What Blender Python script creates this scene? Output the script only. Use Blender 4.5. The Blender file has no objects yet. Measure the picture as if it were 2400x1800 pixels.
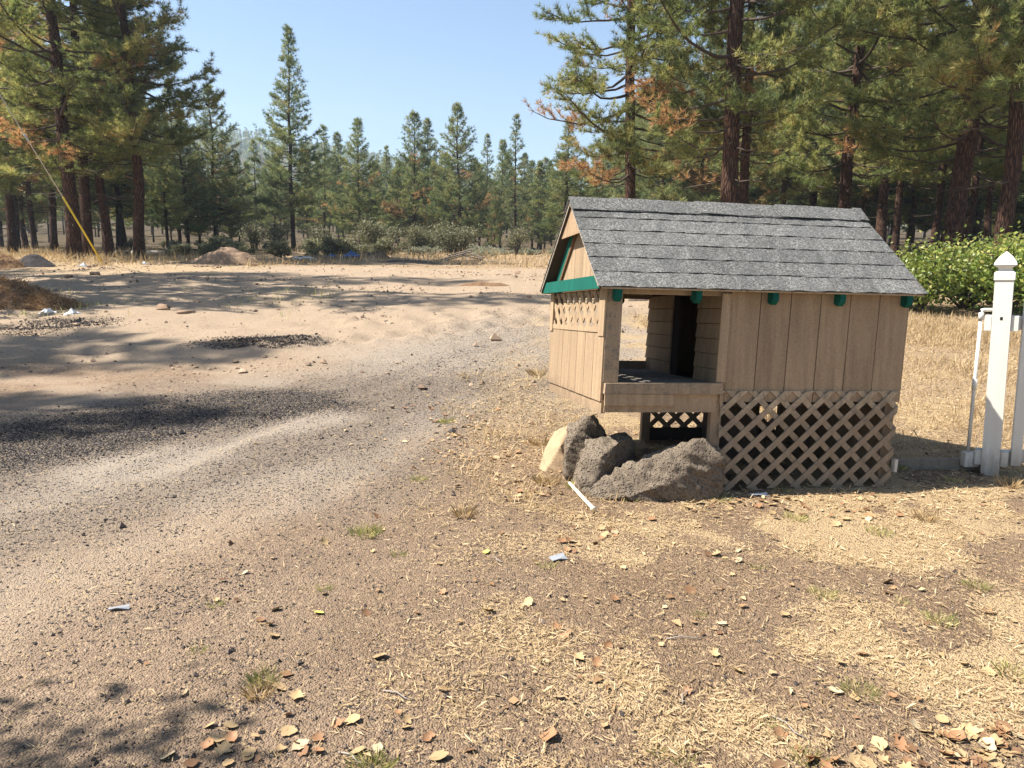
import bpy, bmesh, math, random
import numpy as np
from mathutils import Matrix, Vector

R_ = math.radians
sc = bpy.context.scene
COL = sc.collection

# ------------------------------------------------------------------ camera
CAM_H = 1.6
PITCH, ROLL = R_(10.0), R_(0.7)
_fw = np.array([0, math.cos(PITCH), -math.sin(PITCH)])
_up0 = np.array([0, math.sin(PITCH), math.cos(PITCH)])
_rt0 = np.array([1.0, 0, 0])
_rt = _rt0*math.cos(ROLL) + _up0*math.sin(ROLL)
_up = -_rt0*math.sin(ROLL) + _up0*math.cos(ROLL)
cam_d = bpy.data.cameras.new('camera')
cam_d.sensor_width = 36.0
cam_d.lens = 36.0*769.0/1024.0
cam_d.clip_start = 0.05
cam_d.clip_end = 3000
cam = bpy.data.objects.new('camera', cam_d)
COL.objects.link(cam)
M = Matrix.Identity(4)
for i in range(3):
    M[i][0], M[i][1], M[i][2] = _rt[i], _up[i], -_fw[i]
M[2][3] = CAM_H
cam.matrix_world = M
sc.camera = cam

# ------------------------------------------------------------------ light
SUN_EL = R_(53.0)
LAZ = R_(2.5)                                  # the light travels right and a little away
ldir = Vector((math.cos(LAZ)*math.cos(SUN_EL), math.sin(LAZ)*math.cos(SUN_EL), -math.sin(SUN_EL)))
sun_d = bpy.data.lights.new('sun', 'SUN')
sun_d.energy = 5.0
sun_d.angle = R_(0.53)
sun_d.color = (1.0, 0.945, 0.86)
sun = bpy.data.objects.new('sun', sun_d)
COL.objects.link(sun)
sun.rotation_euler = ldir.to_track_quat('-Z', 'Y').to_euler()
sun.location = (-20, -5, 40)
wd = bpy.data.worlds.new('World')
sc.world = wd
wd.use_nodes = True
nt = wd.node_tree
sky = nt.nodes.new('ShaderNodeTexSky')
sky.sky_type = 'NISHITA'
sky.sun_disc = False
sky.sun_elevation = SUN_EL
sdir = -ldir
sky.sun_rotation = math.atan2(sdir.x, sdir.y)
sky.altitude = 1200
sky.air_density = 1.2
sky.dust_density = 1.6
sky.ozone_density = 3.0
bgn = nt.nodes['Background']
nt.links.new(sky.outputs[0], bgn.inputs[0])
bgn.inputs[1].default_value = 0.076
sc.view_settings.view_transform = 'Standard'
sc.view_settings.look = 'None'
sc.view_settings.exposure = 1.3
sc.view_settings.gamma = 1.0
sc.view_settings.use_curve_mapping = False
sc.render.engine = 'CYCLES'
sc.cycles.max_bounces = 7
sc.cycles.diffuse_bounces = 2
sc.cycles.glossy_bounces = 2
sc.cycles.transmission_bounces = 3
sc.cycles.transparent_max_bounces = 6
sc.cycles.volume_bounces = 0
sc.cycles.use_denoising = True
sc.cycles.denoiser = 'OPENIMAGEDENOISE'
sc.cycles.denoising_prefilter = 'ACCURATE'
sc.cycles.use_adaptive_sampling = False
sc.cycles.sample_clamp_indirect = 1.5
sc.cycles.caustics_reflective = False
sc.cycles.caustics_refractive = False

# ------------------------------------------------------------------ noise and terrain
def _hash(ix, iy, s):
    n = (ix.astype(np.int64)*374761393 + iy.astype(np.int64)*668265263 + s*1442695041) & 0x7fffffff
    n = ((n ^ (n >> 13))*1274126177) & 0x7fffffff
    n = n ^ (n >> 16)
    return (n & 0xffff)/65535.0

def noise2(x, y, s=0):
    x = np.asarray(x, float); y = np.asarray(y, float)
    ix = np.floor(x); iy = np.floor(y)
    fx = x-ix; fy = y-iy
    fx = fx*fx*(3-2*fx); fy = fy*fy*(3-2*fy)
    a = _hash(ix, iy, s); b = _hash(ix+1, iy, s); c = _hash(ix, iy+1, s); d = _hash(ix+1, iy+1, s)
    return (a*(1-fx)+b*fx)*(1-fy) + (c*(1-fx)+d*fx)*fy

def fbm(x, y, s=0, o=4):
    t = 0; a = .5; tot = 0
    for k in range(o):
        t = t + a*noise2(np.asarray(x)*2**k, np.asarray(y)*2**k, s+k*17); tot += a; a *= .55
    return t/tot

def sst(a, b, x):
    t = np.clip((np.asarray(x, float)-a)/(b-a), 0, 1)
    return t*t*(3-2*t)

def seg_d(x, y, pts):
    """distance to a polyline"""
    best = np.full(np.shape(x), 1e9)
    for (x0, y0), (x1, y1) in zip(pts[:-1], pts[1:]):
        t = np.clip(((x-x0)*(x1-x0)+(y-y0)*(y1-y0))/((x1-x0)**2+(y1-y0)**2), 0, 1)
        best = np.minimum(best, np.hypot(x-x0-t*(x1-x0), y-y0-t*(y1-y0)))
    return best

def arc(x0, y0, x1, y1, bow, n=9):
    t = np.linspace(0, 1, n); dx, dy = x1-x0, y1-y0; L = math.hypot(dx, dy)
    return [(x0+dx*u-dy/L*bow*math.sin(math.pi*u), y0+dy*u+dx/L*bow*math.sin(math.pi*u)) for u in t]
RUTS = [(arc(-9, 10.2, 1.0, 14.5, -1.2), .07), (arc(-9, 11.9, 1.6, 16.4, -1.2), .07), (arc(-2.6, 5.2, .6, 12.5, .5), .022), (arc(-1.2, 4.9, 1.8, 12.0, .5), .014),
        (arc(-16, 17.5, 4, 19.5, .8), .06), (arc(-16, 19.3, 4, 21.0, .8), .06), (arc(-12, 24, 3, 23, .5), .07), (arc(-9, 8.6, -2.4, 13.4, 1.0), .035)]
def terrain(x, y):
    x = np.asarray(x, float); y = np.asarray(y, float)
    z = 1.25*(1-np.exp(-np.maximum(0, y-9)/18))
    z = z + .042*np.minimum(np.maximum(0, y-75), 260)*sst(75, 95, y)
    z = z + sst(330, 760, y)*(82 - .16*(x+260))*sst(260, -60, x)
    amp = .012 + .07*sst(8, 16, y) + .12*sst(26, 50, y)
    z = z + amp*(fbm(x*.45, y*.45, 3)-.5)*2
    z = z + .014*(fbm(x*2.2, y*2.2, 5)-.5)*2
    z = z + .05*sst(9, 14, y)*(fbm(x*1.3+y*.2, y*1.9, 9)-.5)*2*sst(45, 30, y)
    for pts_, dep in RUTS:
        d_ = seg_d(x, y, pts_)
        z = z + dep*(np.exp(-((d_-.26)/.09)**2)*.8-np.exp(-(d_/.16)**2))
    return z

def tz(x, y):
    return float(terrain(np.array([x]), np.array([y]))[0])

def at(X, d):
    """ground point for a column X (of a 2212 px wide view) at forward distance d"""
    x = (X-1106)/1661*(d*.985+.2)
    return x, d, tz(x, d)

# ------------------------------------------------------------------ object helpers
def link(o, parent=None):
    COL.objects.link(o)
    if parent is not None:
        o.parent = parent
    return o

def tag(o, label=None, cat=None, group=None, kind=None):
    if label: o['label'] = label
    if cat: o['category'] = cat
    if group: o['group'] = group
    if kind: o['kind'] = kind
    return o

def empty(name, loc=(0, 0, 0), rz=0.0, scale=1.0):
    o = bpy.data.objects.new(name, None)
    o.empty_display_size = .2
    o.location = loc
    o.rotation_euler = (0, 0, rz)
    o.scale = (scale, scale, scale)
    COL.objects.link(o)
    return o

def mesh_tris(name, V, T, mats, tint=None, smooth=False, midx=None):
    V = np.asarray(V, np.float32).reshape(-1, 3); T = np.asarray(T, np.int32).reshape(-1, 3)
    me = bpy.data.meshes.new(name)
    me.vertices.add(len(V)); me.vertices.foreach_set('co', V.ravel())
    me.loops.add(T.size); me.loops.foreach_set('vertex_index', T.ravel())
    me.polygons.add(len(T))
    me.polygons.foreach_set('loop_start', np.arange(0, T.size, 3, dtype=np.int32))
    me.polygons.foreach_set('loop_total', np.full(len(T), 3, np.int32))
    for m in (mats if isinstance(mats, (list, tuple)) else [mats]):
        me.materials.append(m)
    if midx is not None:
        me.polygons.foreach_set('material_index', np.asarray(midx, np.int32))
    if tint is not None:
        a = me.attributes.new('tint', 'FLOAT', 'POINT')
        a.data.foreach_set('value', np.asarray(tint, np.float32))
    me.update(calc_edges=True)
    me.validate()
    me.polygons.foreach_set('use_smooth', np.full(len(me.polygons), bool(smooth)))
    return me

def mesh_faces(name, V, F, mat, smooth=False):
    me = bpy.data.meshes.new(name)
    me.from_pydata([tuple(v) for v in V], [], F)
    me.materials.append(mat)
    if smooth:
        me.polygons.foreach_set('use_smooth', np.ones(len(me.polygons), bool))
    me.update()
    return me

def ob(name, me, parent=None, loc=None, rot=None, scale=None):
    o = bpy.data.objects.new(name, me)
    if loc is not None: o.location = loc
    if rot is not None: o.rotation_euler = rot
    if scale is not None: o.scale = scale if hasattr(scale, '__len__') else (scale,)*3
    return link(o, parent)

BOXF = [(0, 3, 2, 1), (4, 5, 6, 7), (0, 1, 5, 4), (1, 2, 6, 5), (2, 3, 7, 6), (3, 0, 4, 7)]
def box_v(x0, x1, y0, y1, z0, z1):
    return [(x0, y0, z0), (x1, y0, z0), (x1, y1, z0), (x0, y1, z0), (x0, y0, z1), (x1, y0, z1), (x1, y1, z1), (x0, y1, z1)]

def tube(path, rad, n=6, cap=True):
    """tube along a path; returns verts, tris"""
    P = np.asarray(path, float); k = len(P)
    rad = np.broadcast_to(np.asarray(rad, float), (k,))
    d = np.gradient(P, axis=0); d /= np.linalg.norm(d, axis=1)[:, None]+1e-9
    ref = np.where(np.abs(d[:, 2:3]) > .9, np.array([[1., 0, 0]]), np.array([[0, 0, 1.]]))
    a = np.cross(d, ref); a /= np.linalg.norm(a, axis=1)[:, None]+1e-9
    b = np.cross(d, a)
    th = np.arange(n)*2*math.pi/n
    V = P[:, None, :] + rad[:, None, None]*(a[:, None, :]*np.cos(th)[None, :, None] + b[:, None, :]*np.sin(th)[None, :, None])
    V = V.reshape(-1, 3)
    i = np.arange(k-1)[:, None]*n; j = np.arange(n)[None, :]; j2 = (j+1) % n
    q = np.stack([i+j, i+j2, i+n+j2, i+n+j], -1).reshape(-1, 4)
    T = np.concatenate([q[:, [0, 2, 1]], q[:, [0, 3, 2]]])
    if cap:
        V = np.concatenate([V, P[:1], P[-1:]]); c0 = k*n; c1 = c0+1
        jj = np.arange(n)
        T = np.concatenate([T, np.stack([np.full(n, c0), jj, (jj+1) % n], -1), np.stack([np.full(n, c1), (k-1)*n+(jj+1) % n, (k-1)*n+jj], -1)])
    return V, T

class Acc:
    def __init__(s): s.V = []; s.T = []; s.t = []; s.n = 0
    def add(s, V, T, tint=None):
        V = np.asarray(V, float); s.V.append(V); s.T.append(np.asarray(T)+s.n); s.n += len(V)
        s.t.append(np.broadcast_to(np.asarray(0. if tint is None else tint, float), (len(V),)))
    def mesh(s, name, mats, smooth=False):
        return mesh_tris(name, np.concatenate(s.V), np.concatenate(s.T), mats, np.concatenate(s.t), smooth)

# ------------------------------------------------------------------ materials
class NB:
    """small node builder"""
    def __init__(s, name):
        s.m = bpy.data.materials.new(name); s.m.use_nodes = True
        s.t = s.m.node_tree; s.b = s.t.nodes['Principled BSDF']
        s.out = s.t.nodes['Material Output']
        s.b.inputs['Specular IOR Level'].default_value = .25
        s.b.inputs['Roughness'].default_value = .85
    def n(s, typ, **k):
        n = s.t.nodes.new(typ)
        for a, v in k.items():
            setattr(n, a, v)
        return n
    def l(s, a, b): s.t.links.new(a, b)
    def co(s, scale=(1, 1, 1), kind='Object'):
        tc = s.n('ShaderNodeTexCoord'); mp = s.n('ShaderNodeMapping')
        mp.inputs['Scale'].default_value = scale
        s.l(tc.outputs[kind], mp.inputs[0]); return mp.outputs[0]
    def noise(s, v, scale, detail=4, rough=.6, out=0):
        n = s.n('ShaderNodeTexNoise'); n.inputs['Scale'].default_value = scale
        n.inputs['Detail'].default_value = detail; n.inputs['Roughness'].default_value = rough
        if v is not None: s.l(v, n.inputs['Vector'])
        return n.outputs[out]
    def vor(s, v, scale, feature='F1', out='Distance'):
        n = s.n('ShaderNodeTexVoronoi'); n.feature = feature; n.inputs['Scale'].default_value = scale
        if v is not None: s.l(v, n.inputs['Vector'])
        return n.outputs[out]
    def ramp(s, f, stops):
        n = s.n('ShaderNodeValToRGB'); e = n.color_ramp.elements
        while len(e) < len(stops): e.new(.5)
        for k, (p, c) in enumerate(stops):
            e[k].position = p; e[k].color = (*c, 1) if hasattr(c, '__len__') else (c, c, c, 1)
        s.l(f, n.inputs[0]); return n.outputs[0]
    def mix(s, f, a, b, mode='MIX'):
        n = s.n('ShaderNodeMix'); n.data_type = 'RGBA'; n.blend_type = mode
        for inp, v in ((n.inputs[0], f), (n.inputs[6], a), (n.inputs[7], b)):
            if isinstance(v, (int, float)): inp.default_value = v
            elif isinstance(v, tuple): inp.default_value = (*v, 1)
            else: s.l(v, inp)
        return n.outputs[2]
    def math(s, op, a, b=0.0):
        n = s.n('ShaderNodeMath'); n.operation = op
        for inp, v in ((n.inputs[0], a), (n.inputs[1], b)):
            if isinstance(v, (int, float)): inp.default_value = v
            else: s.l(v, inp)
        return n.outputs[0]
    def attr(s, name, out='Fac'):
        n = s.n('ShaderNodeAttribute'); n.attribute_name = name; return n.outputs[out]
    def rnd(s):
        return s.n('ShaderNodeObjectInfo').outputs['Random']
    def bump(s, h, strength=.5, dist=.01):
        n = s.n('ShaderNodeBump'); n.inputs['Strength'].default_value = strength; n.inputs['Distance'].default_value = dist
        s.l(h, n.inputs['Height']); s.l(n.outputs[0], s.b.inputs['Normal']); return n.outputs[0]
    def col(s, c):
        if isinstance(c, tuple): s.b.inputs['Base Color'].default_value = (*c, 1)
        else: s.l(c, s.b.inputs['Base Color'])
        return s

def foliage_mat(name, stops, transl=.3, rough=.6):
    k = NB(name)
    c = k.ramp(k.attr('tint'), stops)
    r = k.ramp(k.rnd(), [(0, .86), (1, 1.12)])
    c = k.mix(1.0, c, r, 'MULTIPLY')
    k.col(c); k.b.inputs['Roughness'].default_value = rough
    k.b.inputs['Specular IOR Level'].default_value = .25
    tr = k.n('ShaderNodeBsdfTranslucent'); k.l(k.mix(1.0, c, (transl*2, transl*2, transl*1.6), 'MULTIPLY'), tr.inputs[0])
    mx = k.n('ShaderNodeAddShader')
    k.l(k.b.outputs[0], mx.inputs[0]); k.l(tr.outputs[0], mx.inputs[1]); k.l(mx.outputs[0], k.out.inputs[0])
    return k.m

def bark_mat(name, dark, mid, light, sc_=1.0):
    k = NB(name)
    v = k.co((13*sc_, 13*sc_, 2.2*sc_))
    e = k.vor(v, 1.6, 'DISTANCE_TO_EDGE')
    n = k.noise(v, 2.2, 5, .65)
    h = k.math('MULTIPLY', k.ramp(e, [(0.0, 0.25), (.22, 1.0)]), k.math('ADD', n, .25))
    c = k.ramp(h, [(.05, dark), (.45, mid), (.85, light)])
    big = k.noise(k.co((.8, .8, .35)), 1.0, 2)
    c = k.mix(k.ramp(big, [(.35, 0.0), (.7, .6)]), c, k.mix(.5, dark, mid))
    k.col(c); k.bump(h, 1.0, .05)
    k.b.inputs['Specular IOR Level'].default_value = .1
    return k.m

def paint_wood(name, c1, c2, worn, amt=.35, grain=(1, 1, 1), gb=.35):
    """painted outdoor wood with rubbed-off patches"""
    k = NB(name)
    v = k.co(grain)
    n1 = k.noise(v, 14, 6, .7); n2 = k.noise(k.co((1, 1, 1)), 3.5, 4); n3 = k.noise(v, 60, 3)
    c = k.mix(n2, c1, c2)
    w = k.ramp(k.math('ADD', k.math('MULTIPLY', n1, .6), k.math('MULTIPLY', n3, .4)), [(.62-.2*amt, 0.0), (.72-.2*amt, 1.0)])
    c = k.mix(k.math('MULTIPLY', w, min(1, amt*1.6)), c, worn)
    st = k.noise(k.co((1, 1, .5)), 130, 3, .7); sp = k.vor(k.co((1, 1, 1)), 26)
    c = k.mix(1.0, c, k.ramp(st, [(.3, .78), (.7, 1.12)]), 'MULTIPLY')
    c = k.mix(k.ramp(sp, [(.05, .75), (.085, 0.0)]), c, (.07, .045, .03))
    sk = k.noise(k.co((22, 22, 1.1)), 1.0, 4, .6)
    c = k.mix(1.0, c, k.ramp(sk, [(.35, .80), (.6, 1.04)]), 'MULTIPLY')
    tcs = k.n('ShaderNodeTexCoord'); sx = k.n('ShaderNodeSeparateXYZ'); k.l(tcs.outputs['Object'], sx.inputs[0])
    spl = k.math('SUBTRACT', k.math('MULTIPLY', k.noise(k.co((1, 1, 1)), 16, 5, .7), 1.5), k.math('MULTIPLY', k.math('SUBTRACT', sx.outputs[2], .50), 4.2))
    c = k.mix(k.ramp(spl, [(.30, 0.0), (.75, .55)]), c, (.20, .14, .095))
    r = k.ramp(k.rnd(), [(0, .90), (1, 1.06)])
    c = k.mix(1.0, c, r, 'MULTIPLY')
    k.col(c); k.bump(k.math('ADD', n1, k.math('MULTIPLY', st, .6)), gb, .005)
    return k.m

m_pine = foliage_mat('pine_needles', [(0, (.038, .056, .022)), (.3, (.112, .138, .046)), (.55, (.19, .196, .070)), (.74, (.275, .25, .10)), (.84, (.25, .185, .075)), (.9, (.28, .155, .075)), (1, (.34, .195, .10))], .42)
m_pine_far = foliage_mat('pine_needles_far', [(0, (.045, .064, .028)), (.3, (.085, .11, .045)), (.55, (.138, .154, .06)), (.74, (.20, .195, .08)), (.86, (.21, .165, .07)), (.95, (.28, .16, .08)), (1, (.31, .18, .095))], .4)  # needle colours of the middle and far pines
m_shrub = foliage_mat('shrub_leaves', [(0, (.05, .055, .03)), (.5, (.12, .12, .065)), (1, (.22, .20, .12))], .25)
m_sage = foliage_mat('sagebrush_leaves', [(0, (.11, .12, .085)), (.5, (.20, .205, .15)), (1, (.30, .29, .21))], .25)
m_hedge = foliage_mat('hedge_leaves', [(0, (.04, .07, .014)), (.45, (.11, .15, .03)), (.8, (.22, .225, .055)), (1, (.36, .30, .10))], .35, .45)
m_grass = foliage_mat('dry_grass_blades', [(0, (.17, .11, .055)), (.4, (.33, .23, .115)), (.8, (.44, .325, .185)), (1, (.53, .415, .255))], .15)
m_weed = foliage_mat('green_weed_blades', [(0, (.10, .12, .04)), (.45, (.20, .20, .075)), (1, (.42, .34, .15))], .3)
m_leaf_tree = foliage_mat('broadleaf_leaves', [(0, (.06, .10, .02)), (1, (.2, .2, .05))], .35)
m_bark = bark_mat('pine_bark', (.016, .011, .009), (.075, .044, .032), (.185, .10, .066))
m_bark_dark = bark_mat('pine_bark_dark', (.012, .009, .008), (.05, .032, .024), (.12, .07, .048))
m_twig = NB('twig_wood').col((.075, .055, .042)).m
m_deadwood = NB('bleached_dead_wood').col((.30, .26, .22)).m

def leaf_mat(name, a, b):
    k = NB(name)
    n = k.noise(k.co((1, 1, 1)), 35, 4)
    c = k.mix(k.ramp(n, [(.35, 0.0), (.65, 1.0)]), a, b)
    c = k.mix(1.0, c, k.ramp(k.rnd(), [(0, .8), (1, 1.2)]), 'MULTIPLY')
    k.col(c); k.b.inputs['Roughness'].default_value = .6
    return k.m
m_leaf = [leaf_mat('fallen_leaf_tan', (.34, .228, .112), (.42, .295, .155)),
          leaf_mat('fallen_leaf_brown', (.27, .14, .065), (.35, .19, .10)),
          leaf_mat('fallen_leaf_pale', (.40, .31, .19), (.47, .37, .235)),
          leaf_mat('fallen_leaf_yellow', (.66, .55, .10), (.60, .52, .14)),
          leaf_mat('fallen_leaf_dark', (.14, .075, .04), (.22, .12, .06))]

# ground
k = NB('ground_dirt')
pos = k.n('ShaderNodeNewGeometry').outputs['Position']
za = k.n('ShaderNodeAttribute'); za.attribute_name = 'zone'
sep = k.n('ShaderNodeSeparateColor'); k.l(za.outputs['Color'], sep.inputs[0])
zg, zd, zp = sep.outputs[0], sep.outputs[1], sep.outputs[2]
nbig = k.noise(pos, 1.1, 5, .6); nmid = k.noise(pos, 7, 5, .65); nfine = k.noise(pos, 55, 4, .7); nff = k.noise(pos, 190, 2, .6)
dirt = k.mix(nbig, (.262, .184, .121), (.355, .252, .169))
dirt = k.mix(k.ramp(nmid, [(.35, 0.0), (.7, .55)]), dirt, (.21, .142, .094))
# grains: one random grey per voronoi cell
def grains(scale):
    n = k.n('ShaderNodeTexVoronoi'); n.inputs['Scale'].default_value = scale
    n.inputs['Randomness'].default_value = 1.0
    k.l(pos, n.inputs['Vector'])
    s = k.n('ShaderNodeSeparateColor'); k.l(n.outputs['Color'], s.inputs[0])
    return s.outputs[0], s.outputs[1], n.outputs['Distance']
g1, g1b, d1 = grains(125); g2, g2b, d2 = grains(60)
spk = k.math('MULTIPLY', k.ramp(g1, [(.60, 0.0), (.78, 1.0)]), k.ramp(nmid, [(.30, .15), (.62, .85)]))
dirt = k.mix(spk, dirt, k.mix(g1b, (.085, .062, .05), (.20, .145, .11)))
lite = k.ramp(g2, [(.9, 0.0), (.96, .6)])
dirt = k.mix(lite, dirt, (.46, .34, .22))
grey = k.attr('grey')
yard = k.attr('yard')
dirt = k.mix(k.math('MULTIPLY', yard, k.ramp(nbig, [(.3, 1.0), (.75, .6)])), dirt, k.mix(1.0, dirt, (.73, .695, .645), 'MULTIPLY'))
dirt = k.mix(k.math('MULTIPLY', grey, .75), dirt, k.mix(nmid, (.20, .168, .135), (.275, .235, .19)))
dirt = k.mix(k.math('MULTIPLY', spk, k.math('MULTIPLY', grey, .7)), dirt, (.075, .065, .06))
# pale packed dust of the track
pale = k.mix(k.ramp(nfine, [(.35, 0.0), (.7, .5)]), (.415, .315, .22), (.335, .248, .172))
pale = k.mix(k.math('MULTIPLY', k.ramp(g1, [(.84, 0.0), (.9, 1.0)]), .55), pale, (.17, .13, .10))
pale = k.mix(grey, pale, k.mix(nfine, (.36, .305, .245), (.30, .25, .20)))
c = k.mix(k.ramp(k.math('ADD', zp, k.math('MULTIPLY', k.math('SUBTRACT', nmid, .5), .9)), [(.25, 0.0), (.75, 1.0)]), dirt, pale)
# dark cinder gravel, its colour deepened further to stand in for tree shadow
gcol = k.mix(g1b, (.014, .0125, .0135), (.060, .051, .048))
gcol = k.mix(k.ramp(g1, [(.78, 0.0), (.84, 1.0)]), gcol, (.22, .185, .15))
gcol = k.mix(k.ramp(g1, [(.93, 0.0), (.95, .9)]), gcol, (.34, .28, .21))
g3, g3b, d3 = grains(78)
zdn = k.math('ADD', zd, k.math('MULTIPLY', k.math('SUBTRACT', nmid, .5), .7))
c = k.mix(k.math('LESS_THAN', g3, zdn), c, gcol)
# matted dry grass
gr = k.mix(nfine, (.36, .255, .14), (.54, .40, .23))
gr = k.mix(k.ramp(nff, [(.5, 0.0), (.72, .75)]), gr, (.16, .105, .06))
gm = k.math('ADD', zg, k.math('MULTIPLY', k.math('SUBTRACT', k.math('ADD', k.math('MULTIPLY', nfine, .45), k.math('MULTIPLY', nmid, .55)), .5), 2.0))
g4, g4b, d4 = grains(90)
c = k.mix(k.math('MULTIPLY', k.math('LESS_THAN', g4, gm), .9), c, gr)
fl = k.mix(nmid, (.055, .045, .027), (.125, .088, .05))
c = k.mix(k.ramp(k.math('ADD', k.attr('litter'), k.math('MULTIPLY', k.math('SUBTRACT', nbig, .5), .9)), [(.35, 0.0), (.7, 1.0)]), c, fl)
k.col(c)
hh = k.math('ADD', k.math('MULTIPLY', nfine, .6), k.math('ADD', k.math('MULTIPLY', d1, -.5), k.math('MULTIPLY', d2, -.35)))
hh = k.math('ADD', hh, k.math('MULTIPLY', nmid, 1.2))
k.bump(hh, .9, .022)
k.b.inputs['Specular IOR Level'].default_value = .08
k.b.inputs['Roughness'].default_value = .95
m_ground = k.m

def soil_mat(name, a, b, speck, bs=.03):
    k = NB(name); v = k.co((1, 1, 1))
    n = k.noise(v, 5, 6, .7); f = k.noise(v, 45, 4, .7)
    c = k.mix(k.ramp(n, [(.3, 0.0), (.7, 1.0)]), a, b)
    c = k.mix(k.ramp(f, [(.52, 0.0), (.68, .8)]), c, speck)
    k.col(c); k.bump(k.math('ADD', n, f), 1.0, bs); k.b.inputs['Specular IOR Level'].default_value = .08
    return k.m
m_mound = soil_mat('mound_soil_with_needles', (.20, .12, .07), (.30, .19, .11), (.10, .06, .04))
m_rubble = soil_mat('loose_tan_soil', (.36, .25, .17), (.28, .19, .13), (.14, .10, .075))
m_cinder = soil_mat('dark_cinders', (.05, .045, .05), (.09, .08, .075), (.02, .02, .022))
m_rubble_dark = soil_mat('dark_debris', (.10, .08, .065), (.16, .12, .09), (.04, .035, .03))
# lava rock
k = NB('lava_rock'); v = k.co((1, 1, 1))
n = k.noise(v, 6, 6, .7); p1 = k.vor(v, 42); p2 = k.vor(v, 95)
pits = k.math('MULTIPLY', k.ramp(p1, [(.16, 0.0), (.40, 1.0)]), k.ramp(p2, [(.10, .3), (.4, 1.0)]))
c = k.mix(n, (.12, .092, .064), (.205, .162, .118))
c = k.mix(k.ramp(k.noise(v, 2.2, 4), [(.45, 0.0), (.65, .5)]), c, (.20, .15, .11))
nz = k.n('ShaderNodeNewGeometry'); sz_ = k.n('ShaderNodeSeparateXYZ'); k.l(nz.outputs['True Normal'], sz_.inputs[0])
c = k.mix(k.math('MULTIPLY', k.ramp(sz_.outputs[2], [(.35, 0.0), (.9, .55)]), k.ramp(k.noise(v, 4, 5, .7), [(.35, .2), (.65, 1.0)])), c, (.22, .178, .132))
pm = k.ramp(k.noise(v, 9, 3), [(.40, .0), (.7, .6)])
c = k.mix(k.math('SUBTRACT', 1.0, k.math('MULTIPLY', k.math('SUBTRACT', 1.0, pits), pm)), (.075, .062, .052), c)
k.col(c); k.bump(k.math('ADD', pits, k.math('MULTIPLY', n, .8)), .8, .02)
m_rock = k.m
k = NB('tan_boulder_rock'); v = k.co((1, 1, 1))
n = k.noise(v, 7, 6, .7)
c = k.mix(n, (.33, .225, .13), (.42, .30, .185))
c = k.mix(k.ramp(k.vor(v, 60), [(.06, .7), (.14, 0.0)]), c, (.25, .17, .10))
k.col(c); k.bump(n, .7, .02); m_rock_tan = k.m

m_tan = paint_wood('tan_painted_siding', (.365, .256, .158), (.40, .284, .178), (.265, .188, .122), .22, (6, 6, .8))
m_tan_trim = paint_wood('tan_painted_trim', (.375, .264, .163), (.41, .294, .184), (.285, .208, .138), .25, (1, 1, 1))
m_worn = paint_wood('worn_tan_board', (.38, .275, .18), (.43, .32, .21), (.27, .215, .155), .6, (1, 1, 1), .7)
m_slat = paint_wood('weathered_lattice_wood', (.44, .33, .215), (.50, .385, .26), (.31, .25, .185), .6, (1, 1, 1), .8)
m_deck = paint_wood('grey_weathered_deck', (.19, .165, .14), (.24, .21, .175), (.12, .105, .09), .6, (1, 1, 1), .7)
m_osb = paint_wood('raw_particle_board', (.36, .24, .145), (.43, .30, .19), (.26, .16, .09), .5, (1, 1, 1), .4)
m_brown = paint_wood('brown_stained_batten', (.15, .08, .04), (.19, .105, .055), (.09, .05, .03), .4)
m_green = paint_wood('teal_green_trim_paint', (.002, .10, .072), (.004, .12, .086), (.002, .065, .048), .2)
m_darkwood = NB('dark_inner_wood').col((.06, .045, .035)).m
m_white_edge = paint_wood('white_drip_edge', (.42, .36, .29), (.50, .44, .36), (.25, .19, .14), .6)
k = NB('white_vinyl'); n = k.noise(k.co((1, 1, 1)), 4, 4)
k.col(k.mix(k.ramp(n, [(.4, 0.0), (.75, .35)]), (.70, .68, .62), (.60, .56, .47))); k.b.inputs['Roughness'].default_value = .5; k.b.inputs['Specular IOR Level'].default_value = .4
vv = k.n('ShaderNodeTexCoord'); sx = k.n('ShaderNodeSeparateXYZ'); k.l(vv.outputs['Object'], sx.inputs[0])
gm_ = k.math('SUBTRACT', k.math('MULTIPLY', k.noise(k.co((1, 1, .4)), 14, 5, .7), 1.2), k.math('MULTIPLY', sx.outputs[2], 1.7))
k.col(k.mix(k.ramp(gm_, [(.15, 0.0), (.6, .7)]), k.mix(k.ramp(k.noise(k.co((9, 9, .6)), 1.0, 4), [(.45, 0.0), (.8, .4)]), k.mix(k.ramp(n, [(.4, 0.0), (.75, .35)]), (.70, .68, .62), (.60, .56, .47)), (.50, .45, .36)), (.30, .22, .15)))
m_vinyl = k.m
k = NB('asphalt_shingle_granules'); v = k.co((1, 1, 1))
n = k.n('ShaderNodeTexVoronoi'); n.inputs['Scale'].default_value = 130; k.l(v, n.inputs['Vector'])
s = k.n('ShaderNodeSeparateColor'); k.l(n.outputs['Color'], s.inputs[0])
c = k.ramp(s.outputs[0], [(0, (.05, .0485, .044)), (.45, (.118, .115, .105)), (.75, (.18, .176, .162)), (1, (.285, .278, .256))])
c = k.mix(k.ramp(k.noise(v, 5, 4), [(.3, .0), (.75, .5)]), c, (.075, .078, .077))
c = k.mix(1.0, c, k.ramp(k.rnd(), [(0, .84), (1, 1.1)]), 'MULTIPLY')
k.col(c); k.bump(n.outputs['Distance'], .5, .006); m_shingle = k.m
m_steel = NB('galvanised_cable').col((.6, .6, .6)).m
m_yellow = NB('yellow_plastic_guard').col((.72, .55, .06)).m
m_blue = NB('blue_plastic_sheet').col((.05, .13, .30)).m
m_grey = NB('grey_sheet_scrap').col((.28, .29, .31)).m
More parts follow.
